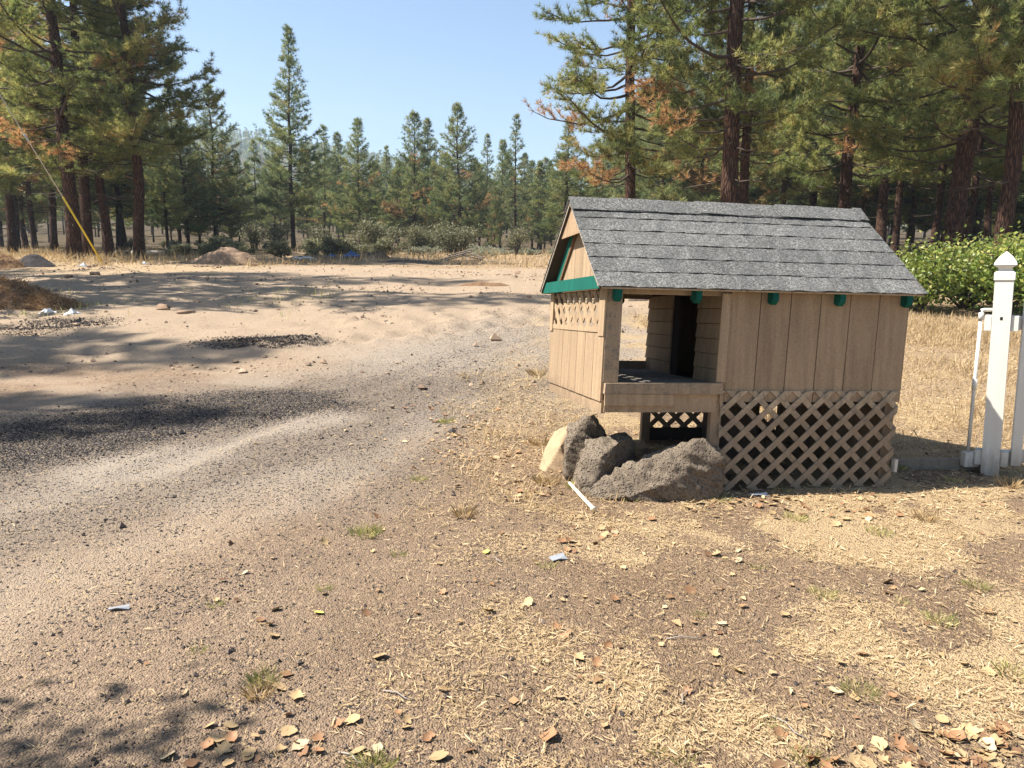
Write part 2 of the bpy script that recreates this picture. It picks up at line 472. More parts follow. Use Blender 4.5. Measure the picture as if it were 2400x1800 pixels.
m_whiteplastic = NB('white_plastic').col((.75, .75, .72)).m
m_cream = NB('cream_plastic_pipe').col((.72, .64, .46)).m
m_planks = paint_wood('grey_scrap_wood', (.38, .32, .25), (.45, .38, .30), (.22, .18, .14), .5)

# ------------------------------------------------------------------ ground sheet
def grow(a, b, s0, s1):
    """coordinates from a to b with the step growing from s0 to s1"""
    out = [a]; sgn = 1 if b > a else -1; s = s0
    while abs(out[-1]-b) > s and (b-out[-1])*sgn > 0:
        out.append(out[-1]+sgn*s); s = min(s*1.07, s1)
    out.append(b); return out
xr = grow(3.5, 820, .05, 14); xl = grow(-3.5, -820, .05, 14)
xs = np.array(sorted(set(xl+list(np.arange(-3.5, 3.5, .05))+xr)))
ys = np.array(sorted(set(grow(1.6, -40, .08, 6)+list(np.arange(1.6, 8, .05))+grow(8, 900, .05, 12))))
gx, gy = np.meshgrid(xs, ys)
gz = terrain(gx, gy)

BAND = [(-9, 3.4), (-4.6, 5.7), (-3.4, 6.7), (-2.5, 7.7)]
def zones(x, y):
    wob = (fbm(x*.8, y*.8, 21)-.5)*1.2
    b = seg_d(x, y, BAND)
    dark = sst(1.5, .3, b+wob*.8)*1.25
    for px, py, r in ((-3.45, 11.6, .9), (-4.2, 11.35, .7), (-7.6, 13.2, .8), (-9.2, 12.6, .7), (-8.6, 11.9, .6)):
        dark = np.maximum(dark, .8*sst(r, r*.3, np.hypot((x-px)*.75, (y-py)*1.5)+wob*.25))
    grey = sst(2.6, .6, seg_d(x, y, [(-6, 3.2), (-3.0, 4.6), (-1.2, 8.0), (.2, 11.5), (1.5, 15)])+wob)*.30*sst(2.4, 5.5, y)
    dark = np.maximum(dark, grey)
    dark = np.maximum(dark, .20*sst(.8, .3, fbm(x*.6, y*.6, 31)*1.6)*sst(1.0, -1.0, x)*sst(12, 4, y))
    pale = .8*sst(.75, .05, seg_d(x, y, [(-2.8, 5.3), (-2.2, 6.3), (-1.8, 7.0)])+wob*.6)
    pale = np.maximum(pale, .55*sst(.7, .0, seg_d(x, y, [(-2.4, 2.9), (-1.75, 4.4), (-1.0, 6.2), (-.45, 8.2)])+wob*.7))
    pale = np.maximum(pale, .5*sst(.6, .0, seg_d(x, y, [(-4.6, 3.3), (-3.2, 4.3), (-2.5, 5.3)])+wob*.7))
    dark = dark*(1-.8*pale)
    far = sst(8.5, 11.5, y+wob*1.5)*sst(34, 27, y)*sst(6, 1.5, x)
    pale = np.maximum(pale, .95*far)
    pale = np.maximum(pale, .62*sst(.5, .62, fbm(x*.35+4, y*.5, 41))*sst(.2, -1.2, x)*(.25+.75*sst(5, 9, y)))
    right = sst(-.9, 1.2, x-.06*(y-3)+wob*.9)
    gp = .55*fbm(x*1.15, y*1.15, 51, 5)+.45*fbm(x*3.0, y*3.0, 57, 4)
    grass = right*(.06+.9*sst(.475, .575, gp))*sst(60, 20, y)
    grass = np.maximum(grass, .5*sst(2.2, 3.4, x)*sst(5.3, 6.6, y))
    grass = np.maximum(grass, .62*sst(.3, -.6, np.abs(x+.1-.02*y)-.5)*sst(4.6, 6.5, y)*sst(13, 9, y)*(gp*1.5))
    back = sst(27, 33, y+wob*3)
    grass = np.maximum(grass, back*(.35+.6*sst(.4, .6, fbm(x*.15, y*.15, 61))))
    grass = np.maximum(grass, sst(-8, -11, x)*sst(20, 27, y)*.7)
    pale = pale*(1-back)
    return np.clip(grass, 0, 1), np.clip(dark, 0, 1), np.clip(pale, 0, 1)

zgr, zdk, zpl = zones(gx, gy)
ny, nx = gx.shape
V = np.stack([gx, gy, gz], -1).reshape(-1, 3)
ii = (np.arange(ny-1)[:, None]*nx+np.arange(nx-1)[None, :])
T = np.concatenate([np.stack([ii, ii+1, ii+nx+1], -1).reshape(-1, 3), np.stack([ii, ii+nx+1, ii+nx], -1).reshape(-1, 3)])
me = mesh_tris('ground', V, T, m_ground, None, True)
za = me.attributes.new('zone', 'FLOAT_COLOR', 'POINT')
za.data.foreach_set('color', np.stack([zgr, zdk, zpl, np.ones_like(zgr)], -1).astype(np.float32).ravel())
ga = me.attributes.new('grey', 'FLOAT', 'POINT')
ga.data.foreach_set('value', (sst(3.0, 1.0, seg_d(gx, gy, [(-9, 2.6), (-4.2, 4.9), (-2.4, 6.6), (-1.0, 8.8), (.3, 12), (1, 14)])+(fbm(gx*.6, gy*.6, 143)-.5)*2.2)*sst(17, 11, gy)*.9+.16*sst(.6, -1.0, gx+(fbm(gx, gy, 151)-.5)*2)*sst(8, 5, gy)*(1-sst(3.0, 1.0, seg_d(gx, gy, [(-9, 2.6), (-4.2, 4.9), (-2.4, 6.6), (-1.0, 8.8)])))).astype(np.float32).ravel())
ya = me.attributes.new('yard', 'FLOAT', 'POINT')
ya.data.foreach_set('value', (sst(-1.7, .4, gx-.12*(gy-4)+(fbm(gx*.8, gy*.8, 171)-.5)*1.6)*sst(9, 6, gy)).astype(np.float32).ravel())
fa = me.attributes.new('litter', 'FLOAT', 'POINT')
wb_ = (fbm(gx*.2, gy*.2, 131)-.5)*10
flo = np.maximum.reduce([sst(80, 100, gy+wb_), sst(22, 28, gy+wb_*.5)*sst(6, 10, gx+wb_*.3), .75*sst(35, 42, gy+wb_*.6)*sst(-10, -15, gx+wb_*.4), .7*sst(48, 64, gy+wb_)])
fa.data.foreach_set('value', flo.astype(np.float32).ravel())
tag(ob('ground', me), kind='structure')

# ------------------------------------------------------------------ playhouse
HO = np.array([.5926, 4.9177, .7525])
HB = np.array([[1.0403, .1589, -.02], [-.1884, .9798, -.08], [.0295, .0513, .9974]])
HL, HD, U1 = 2.005, 1.454, .785
HE, HRG = .6024, 1.245
HROOT = np.array([HO[0]+1.0, HO[1]+.75, 0.0])
def H(p):
    return HO + np.asarray(p, float) @ HB - HROOT
house = empty('playhouse', tuple(HROOT))
tag(house, 'small tan wooden playhouse on low stilts with grey shingle roof and green trim', 'playhouse')
rng = random.Random(7)
def hpart(name, V, F, mat, parent=None, smooth=False):
    return ob(name, mesh_faces(name, [H(v) for v in V], F, mat, smooth), parent or house)
def hbox(name, u0, u1, v0, v1, w0, w1, mat, parent=None, jit=.0):
    V = box_v(u0, u1, v0, v1, w0, w1)
    if jit: V = [tuple(c+rng.uniform(-jit, jit) for c in p) for p in V]
    return hpart(name, V, BOXF, mat, parent)
def clip_poly(P, edges):
    for (a, b, c) in edges:      # keep a*x+b*y<=c
        out = []
        for i in range(len(P)):
            p, q = P[i], P[(i+1) % len(P)]
            dp, dq = a*p[0]+b*p[1]-c, a*q[0]+b*q[1]-c
            if dp <= 0: out.append(p)
            if (dp < 0 < dq) or (dq < 0 < dp):
                t = dp/(dp-dq); out.append((p[0]+t*(q[0]-p[0]), p[1]+t*(q[1]-p[1])))
        P = out
        if not P: return []
    return P
def prism(P, t0, t1, axis):
    """extrude a 2D polygon between t0 and t1 along local axis 0 (u) or 1 (v); polygon in (other, w)"""
    n = len(P)
    f = (lambda q, t: (t, q[0], q[1])) if axis == 0 else (lambda q, t: (q[0], t, q[1]))
    V = [f(q, t0) for q in P]+[f(q, t1) for q in P]
    F = [tuple(range(n))[::-1], tuple(range(n, 2*n))]+[(i, (i+1) % n, n+(i+1) % n, n+i) for i in range(n)]
    return V, F
def recalc(o):
    bm = bmesh.new(); bm.from_mesh(o.data); bmesh.ops.recalc_face_normals(bm, faces=bm.faces); bm.to_mesh(o.data); bm.free(); return o
def hprism(name, P, t0, t1, axis, mat, parent=None):
    V, F = prism(P, t0, t1, axis)
    return recalc(hpart(name, V, F, mat, parent))
def lattice(name, a0, a1, w0, w1, t, axis, pitch, width, thick, mat, sign=-1, first='rise', ragged=0.0):
    """two layers of crossed slats in the plane at t; each slat a sub-part"""
    P0 = [(a0, w0), (a1, w0), (a1, w1), (a0, w1)]
    root = hbox(name, a0, a1, t, t+.001, w1-.006, w1-.002, mat) if axis == 1 else hbox(name, t, t+.001, a0, a1, w1-.006, w1-.002, mat)
    for layer, s in (('a', 1), ('b', -1)):
        k = -12
        tt = t + sign*(thick*1.02 if layer == 'a' else 0.0)
        while k < 60:
            tc = a0 + k*pitch + (0.0 if s > 0 else width*1.45)
            k += 1
            hw = width/2*1.414
            lo = w0-rng.uniform(0, ragged)
            dw = w1-lo
            P = [(tc-hw-dw, lo), (tc+hw-dw, lo), (tc+hw, w1), (tc-hw, w1)] if s > 0 else [(tc-hw+dw, lo), (tc+hw+dw, lo), (tc+hw, w1), (tc-hw, w1)]
            P = clip_poly(P, [(-1, 0, -a0), (1, 0, a1), (0, 1, w1), (0, -1, -lo)])
            if len(P) < 3: continue
            xs_ = [p[0] for p in P]
            if max(xs_)-min(xs_) < .025: continue
            j = rng.uniform(-.001, .001)
            hprism('slat', P, tt+j, tt+sign*thick*.95+j, axis, mat, root)
    return root

# floor, deck and rim
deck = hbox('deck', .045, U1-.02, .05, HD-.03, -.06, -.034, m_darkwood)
nb = 10
for i in range(nb):
    v0 = .045+(HD-.07)*i/nb; v1 = .045+(HD-.07)*(i+1)/nb-.006
    hbox('deck_board', .045, U1-.03, v0, v1, -.033, -.008+rng.uniform(-.002, .002), m_deck, deck)
hbox('deck_edge_board', .003, U1-.02, -.035, .043, -.072, -.002, m_worn, None, .003)
hbox('rim_board', .012, U1-.045, -.012, .03, -.198, -.073, m_tan_trim, None, .002)
hbox('patch_board', .006, .45, -.034, -.013, -.152, -.075, m_tan_trim, None, .003)
hbox('back_rim_board', .012, U1, HD-.03, HD, -.20, -.035, m_tan_trim)
hbox('skirt_board', -.004, .02, .0, HD, -.205, -.118, m_tan_trim, None, .002)
hbox('rail_board', .06, U1-.02, HD-.05, HD-.015, -.008, .055, m_tan_trim)
# body floor and inner frame
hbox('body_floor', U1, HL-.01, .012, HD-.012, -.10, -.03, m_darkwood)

# gable wall at the porch end: half-height boards
gw = hbox('gable_wall', .002, .014, .012, HD-.012, -.118, .322, m_brown)
n = 7
for i in range(n):
    v0, v1 = HD*i/n+.0025, HD*(i+1)/n-.0025
    hbox('siding_board', -.014, .0015, v0, v1, -.128, .318+rng.uniform(-.002, .002), m_tan, gw, .001)
hbox('rail_trim', -.020, .012, .06, HD-.05, .319, .352, m_tan_trim, None, .002)
# corner posts of the porch
hbox('front_post', -.004, .092, -.001, .035, -.001, HE+.02, m_worn, None, .002)
hbox('front_post_trim', -.022, -.005, -.004, .115, .30, HE+.01, m_tan_trim, None, .002)
hbox('back_post', -.004, .08, HD-.04, HD, -.03, HE+.02, m_tan_trim, None, .002)
hbox('back_post_trim', -.022, -.005, HD-.10, HD, .30, HE+.01, m_tan_trim, None, .002)
lattice('gable_lattice', .116, HD-.101, .345, HE-.005, .004, 0, .165, .052, .008, m_tan_trim, -1)
hbox('top_plate', .02, U1, .005, .045, HE-.03, HE+.03, m_tan_trim)
hbox('back_top_plate', .02, U1, HD-.045, HD-.005, HE-.03, HE+.03, m_tan_trim)

# gable triangle above
slope = (HRG-.03-HE)/(HD/2)
tri_edges = [(-slope, 1, HE-.005), (slope, 1, HE-.005+slope*HD)]
gt = hprism('gable_panel', clip_poly([(0, HE), (HD, HE), (HD, HRG), (0, HRG)], tri_edges), .012, .02, 0, m_brown)
for i in range(n):
    v0, v1 = HD*i/n+.0025, HD*(i+1)/n-.0025
    P = clip_poly([(v0, HE+.03), (v1, HE+.03), (v1, HRG), (v0, HRG)], tri_edges)
    if len(P) >= 3: hprism('siding_board', P, -.004, .0115, 0, m_tan, gt)
# green boards framing the gable
gl = -.075
hprism('green_gable_board', [(-.05, HE+.0), (HD+.05, HE+.0), (HD-.01, HE+.085), (.01, HE+.085)], gl, gl+.025, 0, m_green)
def along(v0, off0, off1, t0, t1):
    """strip parallel to a roof slope, below it by off0..off1 (front slope when v0 is 0)"""
    f = (lambda v, o: (v, HE+slope*v-o)) if v0 == 0 else (lambda v, o: (HD-v, HE+slope*v-o))
    return [f(t0, off0), f(t1, off0), f(t1, off1), f(t0, off1)]
for side in (0, 1):
    hprism('green_rake_board', along(side, .005, .105, .10, HD/2), -.018, -.0045, 0, m_green)
    hprism('brown_batten', along(side, .106, .14, .15, HD/2), -.020, -.0045, 0, m_brown)

# roof
OV, EF, WZ = .0518, .0887, .6163
ru0, ru1 = -OV-.03, HL+OV
def roof_pt(u, s, side, lift=0.0):
    """s runs 0 at the eave to 1 at the ridge"""
    v = -EF + s*(HD/2+EF)
    w = WZ + s*(HRG-WZ)
    nv, nw = -(HRG-WZ), (HD/2+EF)
    L = math.hypot(nv, nw); v += nv/L*lift; w += nw/L*lift
    if side: v = HD-v
    return (u, v, w)
def roof_slab(name, u0, u1, s0, s1, l00, l01, thick, side, mat, parent=None, j=0.0):
    """slab with its lower edge lifted l00 and upper edge l01"""
    a = [rng.uniform(-j, j) for _ in range(4)]
    V = [roof_pt(u0, s0, side, l00-thick), roof_pt(u1, s0, side, l00-thick), roof_pt(u1, s1, side, l01-thick), roof_pt(u0, s1, side, l01-thick),
         roof_pt(u0, s0+a[0], side, l00+a[2]), roof_pt(u1, s0+a[1], side, l00+a[3]), roof_pt(u1, s1, side, l01), roof_pt(u0, s1, side, l01)]
    return recalc(hpart(name, V, BOXF, mat, parent))
def shingle(u0, u1, s0, s1, side, parent):
    m_ = max(2, int((u1-u0)/.06)); V = []
    wv = rng.uniform(0, 6)
    for i in range(m_+1):
        u_ = u0+(u1-u0)*i/m_; lift = .0105+.0032*math.sin(i*1.9+wv)+rng.uniform(-.0008, .0018); ds = rng.uniform(-.0022, .0022)
        V += [roof_pt(u_, s0+ds, side, lift), roof_pt(u_, s1, side, .0045), roof_pt(u_, s1, side, .0002), roof_pt(u_, s0+ds, side, lift-.0042)]
    F = [(0, 1, 2, 3), tuple(m_*4+q for q in (3, 2, 1, 0))]
    for i in range(m_):
        a = i*4
        for q in range(4): F.append((a+q, a+4+q, a+4+(q+1) % 4, a+(q+1) % 4))
    recalc(hpart('shingle', V, F, m_shingle, parent))
roof_len = math.hypot(HD/2+EF, HRG-WZ)
for side in (0, 1):
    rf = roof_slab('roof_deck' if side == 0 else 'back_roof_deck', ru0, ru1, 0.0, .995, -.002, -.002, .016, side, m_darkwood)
    ncourse = 6; exp = .160
    for c_ in range(ncourse):
        s0 = c_*exp-.012; s1 = min(s0+exp*1.28, .995)
        off = (.0, .152, .07, .22, .11, .26)[c_]
        u = ru0-.012-(.305-off if off else 0)
        while u < ru1+.01:
            a, b = max(u+.0015, ru0-.012), min(u+.3035, ru1+.012)
            if b-a > .02: shingle(a, b, s0+rng.uniform(-.003, .003), s1, side, rf)
            u += .305
    # rake edge
    for uu in (ru0-.006, ru1+.002):
        roof_slab('rake_edge', uu, uu+.004, .01, .985, -.003, -.003, .013, side, m_white_edge, rf)
    roof_slab('drip_edge', ru0+.01, ru1-.01, -.006, -.001, -.004, -.004, .012, side, m_planks, rf)
# ridge caps
cap = hbox('ridge_board', ru0+.01, ru1-.01, HD/2-.008, HD/2+.008, HRG-.06, HRG-.008, m_darkwood)
u = ru0-.014; kk = 0
while u < ru1:
    b = min(u+.36, ru1+.014); lf = .004+.004*(kk % 2)+rng.uniform(0, .003)
    V = []
    for uu, dl in ((u, 0.004), (b, 0.0)):
        for t in (0, .014):
            V += [roof_pt(uu, .872+rng.uniform(-.006, .006), 0, .013+lf+dl-t*.4), (uu, HD/2, HRG+.028+lf+dl-t), roof_pt(uu, .872, 1, .013+lf+dl-t*.4)]
    F = [(0, 1, 7, 6), (1, 2, 8, 7), (3, 9, 10, 4), (4, 10, 11, 5), (0, 6, 9, 3), (2, 5, 11, 8), (0, 3, 4, 1), (1, 4, 5, 2), (6, 7, 10, 9), (7, 8, 11, 10)]
    recalc(hpart('ridge_shingle', V, F, m_shingle, cap)); u += .30; kk += 1
# unpainted peak board in the rake plane
pk = [(HD/2-.0, HRG-.004), (HD/2-.245, HRG-.004-.245*(HRG-WZ)/(HD/2+EF)), (HD/2+.245, HRG-.004-.245*(HRG-WZ)/(HD/2+EF))]
pk = [(HD/2, HRG-.01), (HD/2-.30, HRG-.012-.30*.77), (HD/2+.30, HRG-.012-.30*.77)]
hprism('peak_board', pk, ru0+.012, ru0+.024, 0, m_osb)
# green rafter tails under both eaves
for ur in (.045, .55, 1.05, 1.50, 1.965):
    for side in (0, 1):
        sv = (lambda v: v) if side == 0 else (lambda v: HD-v)
        P = [(sv(-.075), WZ-.068), (sv(-.075), WZ-.012), (sv(.02), WZ+.058), (sv(.02), WZ-.07), (sv(-.045), WZ-.095)]
        hprism('rafter_tail', P, ur-.019, ur+.019, 1 if False else 0, m_green)

# body walls
wall = hbox('front_wall', U1+.01, HL-.012, .012, .02, -.12, HE+.03, m_brown)
n6 = 6
for i in range(n6):
    a = U1+(HL-U1)*i/n6; b = U1+(HL-U1)*(i+1)/n6
    hbox('siding_board', a+.0028, b-.0028, -.004, .0115, -.130+rng.uniform(-.004, .003), HE+.03, m_tan, wall, .0006)
wall = hbox('end_wall', HL-.011, HL-.003, .012, HD-.012, -.12, HE+.02, m_brown)
for i in range(n):
    hbox('siding_board', HL-.0028, HL+.012, HD*i/n+.003, HD*(i+1)/n-.003, -.13, HE+.02, m_tan, wall, .001)
P = clip_poly([(0, HE+.021), (HD, HE+.021), (HD, HRG), (0, HRG)], tri_edges)
hprism('end_gable_panel', P, HL-.009, HL+.006, 0, m_tan)
wall = hbox('back_wall', U1+.01, HL-.012, HD-.02, HD-.012, -.12, HE+.03, m_brown)
for i in range(n6):
    a = U1+(HL-U1)*i/n6; b = U1+(HL-U1)*(i+1)/n6
    hbox('siding_board', a+.003, b-.003, HD-.0115, HD+.004, -.13, HE+.03, m_tan, wall, .001)
# wall between porch and body, with the door opening, clad in lapped boards
DV0, DV1 = .47, .93
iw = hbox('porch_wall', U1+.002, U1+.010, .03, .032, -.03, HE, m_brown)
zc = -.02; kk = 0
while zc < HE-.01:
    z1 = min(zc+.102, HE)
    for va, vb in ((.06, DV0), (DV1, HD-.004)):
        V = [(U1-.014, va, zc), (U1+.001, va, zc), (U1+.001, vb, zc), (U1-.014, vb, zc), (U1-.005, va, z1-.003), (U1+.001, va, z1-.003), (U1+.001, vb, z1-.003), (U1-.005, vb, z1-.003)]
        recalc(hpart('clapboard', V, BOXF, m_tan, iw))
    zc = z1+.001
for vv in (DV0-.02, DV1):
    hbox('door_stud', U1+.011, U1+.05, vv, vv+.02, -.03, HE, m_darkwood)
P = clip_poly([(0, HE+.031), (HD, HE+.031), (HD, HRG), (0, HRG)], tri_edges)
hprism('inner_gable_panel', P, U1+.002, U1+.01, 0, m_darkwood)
hbox('porch_corner_board', U1-.060, U1-.004, -.024, -.006, .005, HE-.012, m_tan_trim, None, .002)
hbox('corner_return_board', U1-.030, U1-.012, -.005, .05, -.0, HE+.0, m_tan_trim)
hbox('lower_corner_board', U1-.026, U1-.003, -.014, .0, -.14, .004, m_tan_trim, None, .001)
# stilts
for nm, u0, v0, wb in (('leg', U1-.07, .0, -.80), ('leg', HL-.075, .02, -.80), ('leg', U1-.03, HD-.08, -.74), ('leg', HL-.075, HD-.08, -.74)):
    hbox(nm, u0, u0+.068, v0, v0+.045, wb, -.131 if u0 > U1 else -.02, m_tan_trim)
hbox('sill_beam', U1+.0, HL-.08, .02, .055, -.16, -.101, m_darkwood)
lattice('front_lattice', U1-.018, HL-.012, -.70, -.052, -.0055, 1, .150, .037, .009, m_slat, -1, ragged=.06)
lattice('back_lattice', U1+.04, HL, -.66, -.10, HD+.006, 1, .147, .040, .009, m_slat, 1)
hbox('back_skirt_panel', U1+.05, HL-.08, HD-.035, HD-.02, -.72, -.52, m_darkwood)
hbox('end_skirt_panel', HL-.030, HL-.016, .07, HD-.09, -.74, -.12, m_tan)
hbox('divider_panel', U1+.5, U1+.515, .5, HD-.04, -.70, -.12, m_darkwood)
# white brackets left on the far corner
hbox('bracket', HL+.013, HL+.030, .03, .08, .40, .50, m_vinyl)
hbox('bracket', HL+.004, HL+.024, -.03, .01, -.62, -.53, m_vinyl)

# ------------------------------------------------------------------ boulders
def boulder(name, pts, mat, loc, label, seed, sub=5, amp=.018, pit=.0):
    bm = bmesh.new()
    for p in pts: bm.verts.new(p)
    r = bmesh.ops.convex_hull(bm, input=bm.verts)
    bmesh.ops.delete(bm, geom=[e for e in r['geom_interior'] if isinstance(e, bmesh.types.BMVert)], context='VERTS')
    bmesh.ops.triangulate(bm, faces=bm.faces)
    for it in range(sub):
        long_ = [e for e in bm.edges if e.calc_length() > .022]
        if not long_: break
        bmesh.ops.subdivide_edges(bm, edges=long_, cuts=1, use_grid_fill=False)
        bmesh.ops.triangulate(bm, faces=bm.faces)
        if it == 5: bmesh.ops.smooth_vert(bm, verts=bm.verts, factor=.15, use_axis_x=True, use_axis_y=True, use_axis_z=True)
    bm.normal_update()
    co = np.array([v.co for v in bm.verts]); no = np.array([v.normal for v in bm.verts])
    def n3(p, f, s): return (noise2(p[:, 0]*f+p[:, 2]*f*.7, p[:, 1]*f+s, s)+noise2(p[:, 1]*f-p[:, 2]*f*.8, p[:, 0]*f*.6+p[:, 2]*f+s, s+3))-1.0
    d = amp*2.0*n3(co, 5, seed)+amp*1.5*(.4-np.abs(n3(co, 11, seed+5)))*1.6+amp*.8*n3(co, 26, seed+9)+amp*.5*n3(co, 55, seed+13)
    co = co+no*d[:, None]
    for v, c_ in zip(bm.verts, co): v.co = c_
    me = bpy.data.meshes.new(name); bm.to_mesh(me); bm.free(); me.materials.append(mat)
    me.polygons.foreach_set('use_smooth', np.ones(len(me.polygons), bool))
    o = ob(name, me, None, loc); return tag(o, label, 'boulder')
# long wedge in front of the stilts: low at the left, rising to the right, its face in shade
boulder('boulder', [(-.47, -.10, .0), (-.50, -.05, .06), (-.36, .06, .12), (-.40, -.13, .02), (-.18, -.20, .06), (.05, -.20, .16), (-.10, .0, .20), (-.02, .10, .22), (.10, -.04, .26), (.22, -.08, .30), (.30, -.06, .44), (.36, -.03, .43), (.37, -.05, .33), (.50, -.08, .31), (.52, .0, .28), (.50, -.02, -.06), (.44, -.10, -.06), (.10, -.15, -.06), (-.3, -.08, -.06), (.40, .2, -.06), (-.2, .2, -.06), (.30, -.14, .20), (.45, .12, .2)],
        m_rock, (.93, 4.95, -.03), 'long wedge of pitted grey lava rock leaning against the lattice corner', 4, 6, .018).scale = (.92, .95, .93)
boulder('boulder', [(-.16, -.20, -.06), (-.18, -.20, .08), (-.17, -.14, .20), (-.05, -.16, .26), (.08, -.10, .35), (.17, -.02, .36), (.20, .03, .30), (.20, .05, .02), (.02, -.12, -.06), (.16, .16, -.06), (-.2, .18, -.06), (-.14, .05, .33), (.12, .14, .36), (-.10, -.22, .10)],
        m_rock, (.65, 5.13, -.02), 'blocky pitted grey lava rock under the porch corner', 11, 6, .016)
boulder('boulder', [(-.15, -.14, -.06), (-.16, -.10, .22), (-.08, -.06, .36), (.0, .0, .45), (.04, .02, .46), (.12, .06, .36), (.18, .1, -.06), (-.14, .16, -.06), (-.12, .08, .38), (.12, .16, .3), (.12, -.10, .0)],
        m_rock, (.54, 5.34, -.03), 'upright pointed grey lava rock behind the blocky one', 17, 6, .016)
boulder('boulder', [(-.26, -.25, -.06), (-.22, .10, -.06), (-.18, -.08, .18), (-.08, .0, .34), (.04, .04, .40), (.16, .08, .38), (.26, .14, -.06), (.05, -.28, -.06), (-.06, -.16, .28), (.2, .4, -.06), (-.1, .36, .2)],
        m_rock_tan, (.42, 5.64, -.10), 'smooth tan boulder holding up the porch end', 23, 5, .008)

# ------------------------------------------------------------------ fence post, pipe, panel, plank
fp = empty('fence_post', (3.545, 5.50, 0), R_(-34))
fp.rotation_euler = (R_(0), R_(-2.2), R_(-34))
tag(fp, 'white vinyl fence post with pointed cap beside the playhouse', 'fence post')
def lathe4(name, prof, parent, mat, rot=0):
    V = []
    for r, z in prof:
        for s in range(4):
            a = math.pi/4+s*math.pi/2; V.append((r*1.4142*math.cos(a), r*1.4142*math.sin(a), z))
    n_ = len(prof); F = [(0, 3, 2, 1)]
    for i in range(n_-1):
        for s in range(4): F.append((i*4+s, i*4+(s+1) % 4, (i+1)*4+(s+1) % 4, (i+1)*4+s))
    F.append(tuple((n_-1)*4+s for s in range(4)))
    o = ob(name, mesh_faces(name, V, F, mat), parent); return o
hw = .057
o = lathe4('post', [(hw-.003, -.1), (hw, -.09), (hw, 1.46)], fp, m_vinyl)
lathe4('cap', [(hw+.004, 1.420), (hw+.007, 1.423), (hw+.007, 1.470), (hw+.003, 1.477), (.044, 1.487), (.040, 1.500), (.044, 1.511), (.066, 1.521), (.070, 1.529), (.067, 1.543), (.058, 1.561), (.043, 1.583), (.026, 1.601), (.008, 1.617), (.001, 1.623)], fp, m_vinyl)
def boxo(name, x0, x1, y0, y1, z0, z1, mat, parent, bev=.003):
    bm = bmesh.new(); vs = [bm.verts.new(p) for p in box_v(x0, x1, y0, y1, z0, z1)]
    for f in BOXF: bm.faces.new([vs[i] for i in f])
    bmesh.ops.recalc_face_normals(bm, faces=bm.faces)
    if bev: bmesh.ops.bevel(bm, geom=bm.edges[:], offset=bev, segments=2, affect='EDGES')
    me = bpy.data.meshes.new(name); bm.to_mesh(me); bm.free(); me.materials.append(mat)
    return ob(name, me, parent)
for z in (1.11, .12):
    boxo('rail_bracket', -hw-.045, -hw-.001, -.05, .05, z-.05, z+.06, m_vinyl, fp)
    boxo('rail_bracket', hw+.001, hw+.05, -.04, .05, z-.05, z+.06, m_vinyl, fp)
boxo('bolt_hole', -.008, .008, -hw-.0015, -hw+.003, 1.14, 1.162, NB('dark_hole').col((.01, .01, .01)).m, fp, 0)
pp = empty('pipe_frame', (3.43, 5.56, 0)); pp.rotation_euler = (0, R_(-1.5), 0)
tag(pp, 'thin white plastic pipe running beside the fence post with an elbow at its top', 'pipe')
V, T = tube([(-.025, .0, .08), (-.022, 0, .6), (-.018, 0, 1.17)], .0125, 10); ob('pipe', mesh_tris('pipe', V, T, m_vinyl, None, True), pp)
V, T = tube([(-.018, 0, 1.13), (-.018, 0, 1.185), (-.012, 0, 1.20), (.0, 0, 1.205), (.11, -.01, 1.205)], [.018, .018, .018, .0135, .0125], 10); ob('elbow', mesh_tris('elbow', V, T, m_vinyl, None, True), pp)
V, T = tube([(-.022, 0, .62), (-.0215, 0, .70)], .0175, 10); ob('coupling', mesh_tris('coupling', V, T, m_vinyl, None, True), pp)
boxo('foot_clamp', -.06, .05, -.03, .03, .04, .15, m_vinyl, pp)
fpl = empty('picket_fence', (3.56, 5.52, 0), R_(-34)); fpl.rotation_euler = (0, R_(-2), R_(-6))
tag(fpl, 'white vinyl fence panel of rails and pickets running off from the post', 'fence')
for z in (.12, 1.11):
    boxo('rail', .08, 2.2, .0, .045, z-.045, z+.05, m_vinyl, fpl)
for i in range(12):
    boxo('picket', .125+i*.17, .200+i*.17, -.022, -.003, .06, 1.36, m_vinyl, fpl)
x0, y0 = 2.86, 5.60
pk_ = boxo('edging_plank', 0, .80, -.02, .02, -.03, .07, m_planks, None); pk_.location = (x0, y0, 0); pk_.rotation_euler = (0, R_(-1.5), R_(2))
tag(pk_, 'weathered wooden edging plank lying between playhouse and fence post', 'plank')

# ------------------------------------------------------------------ pines
def unit(a): return a/(np.linalg.norm(a, axis=-1, keepdims=True)+1e-9)

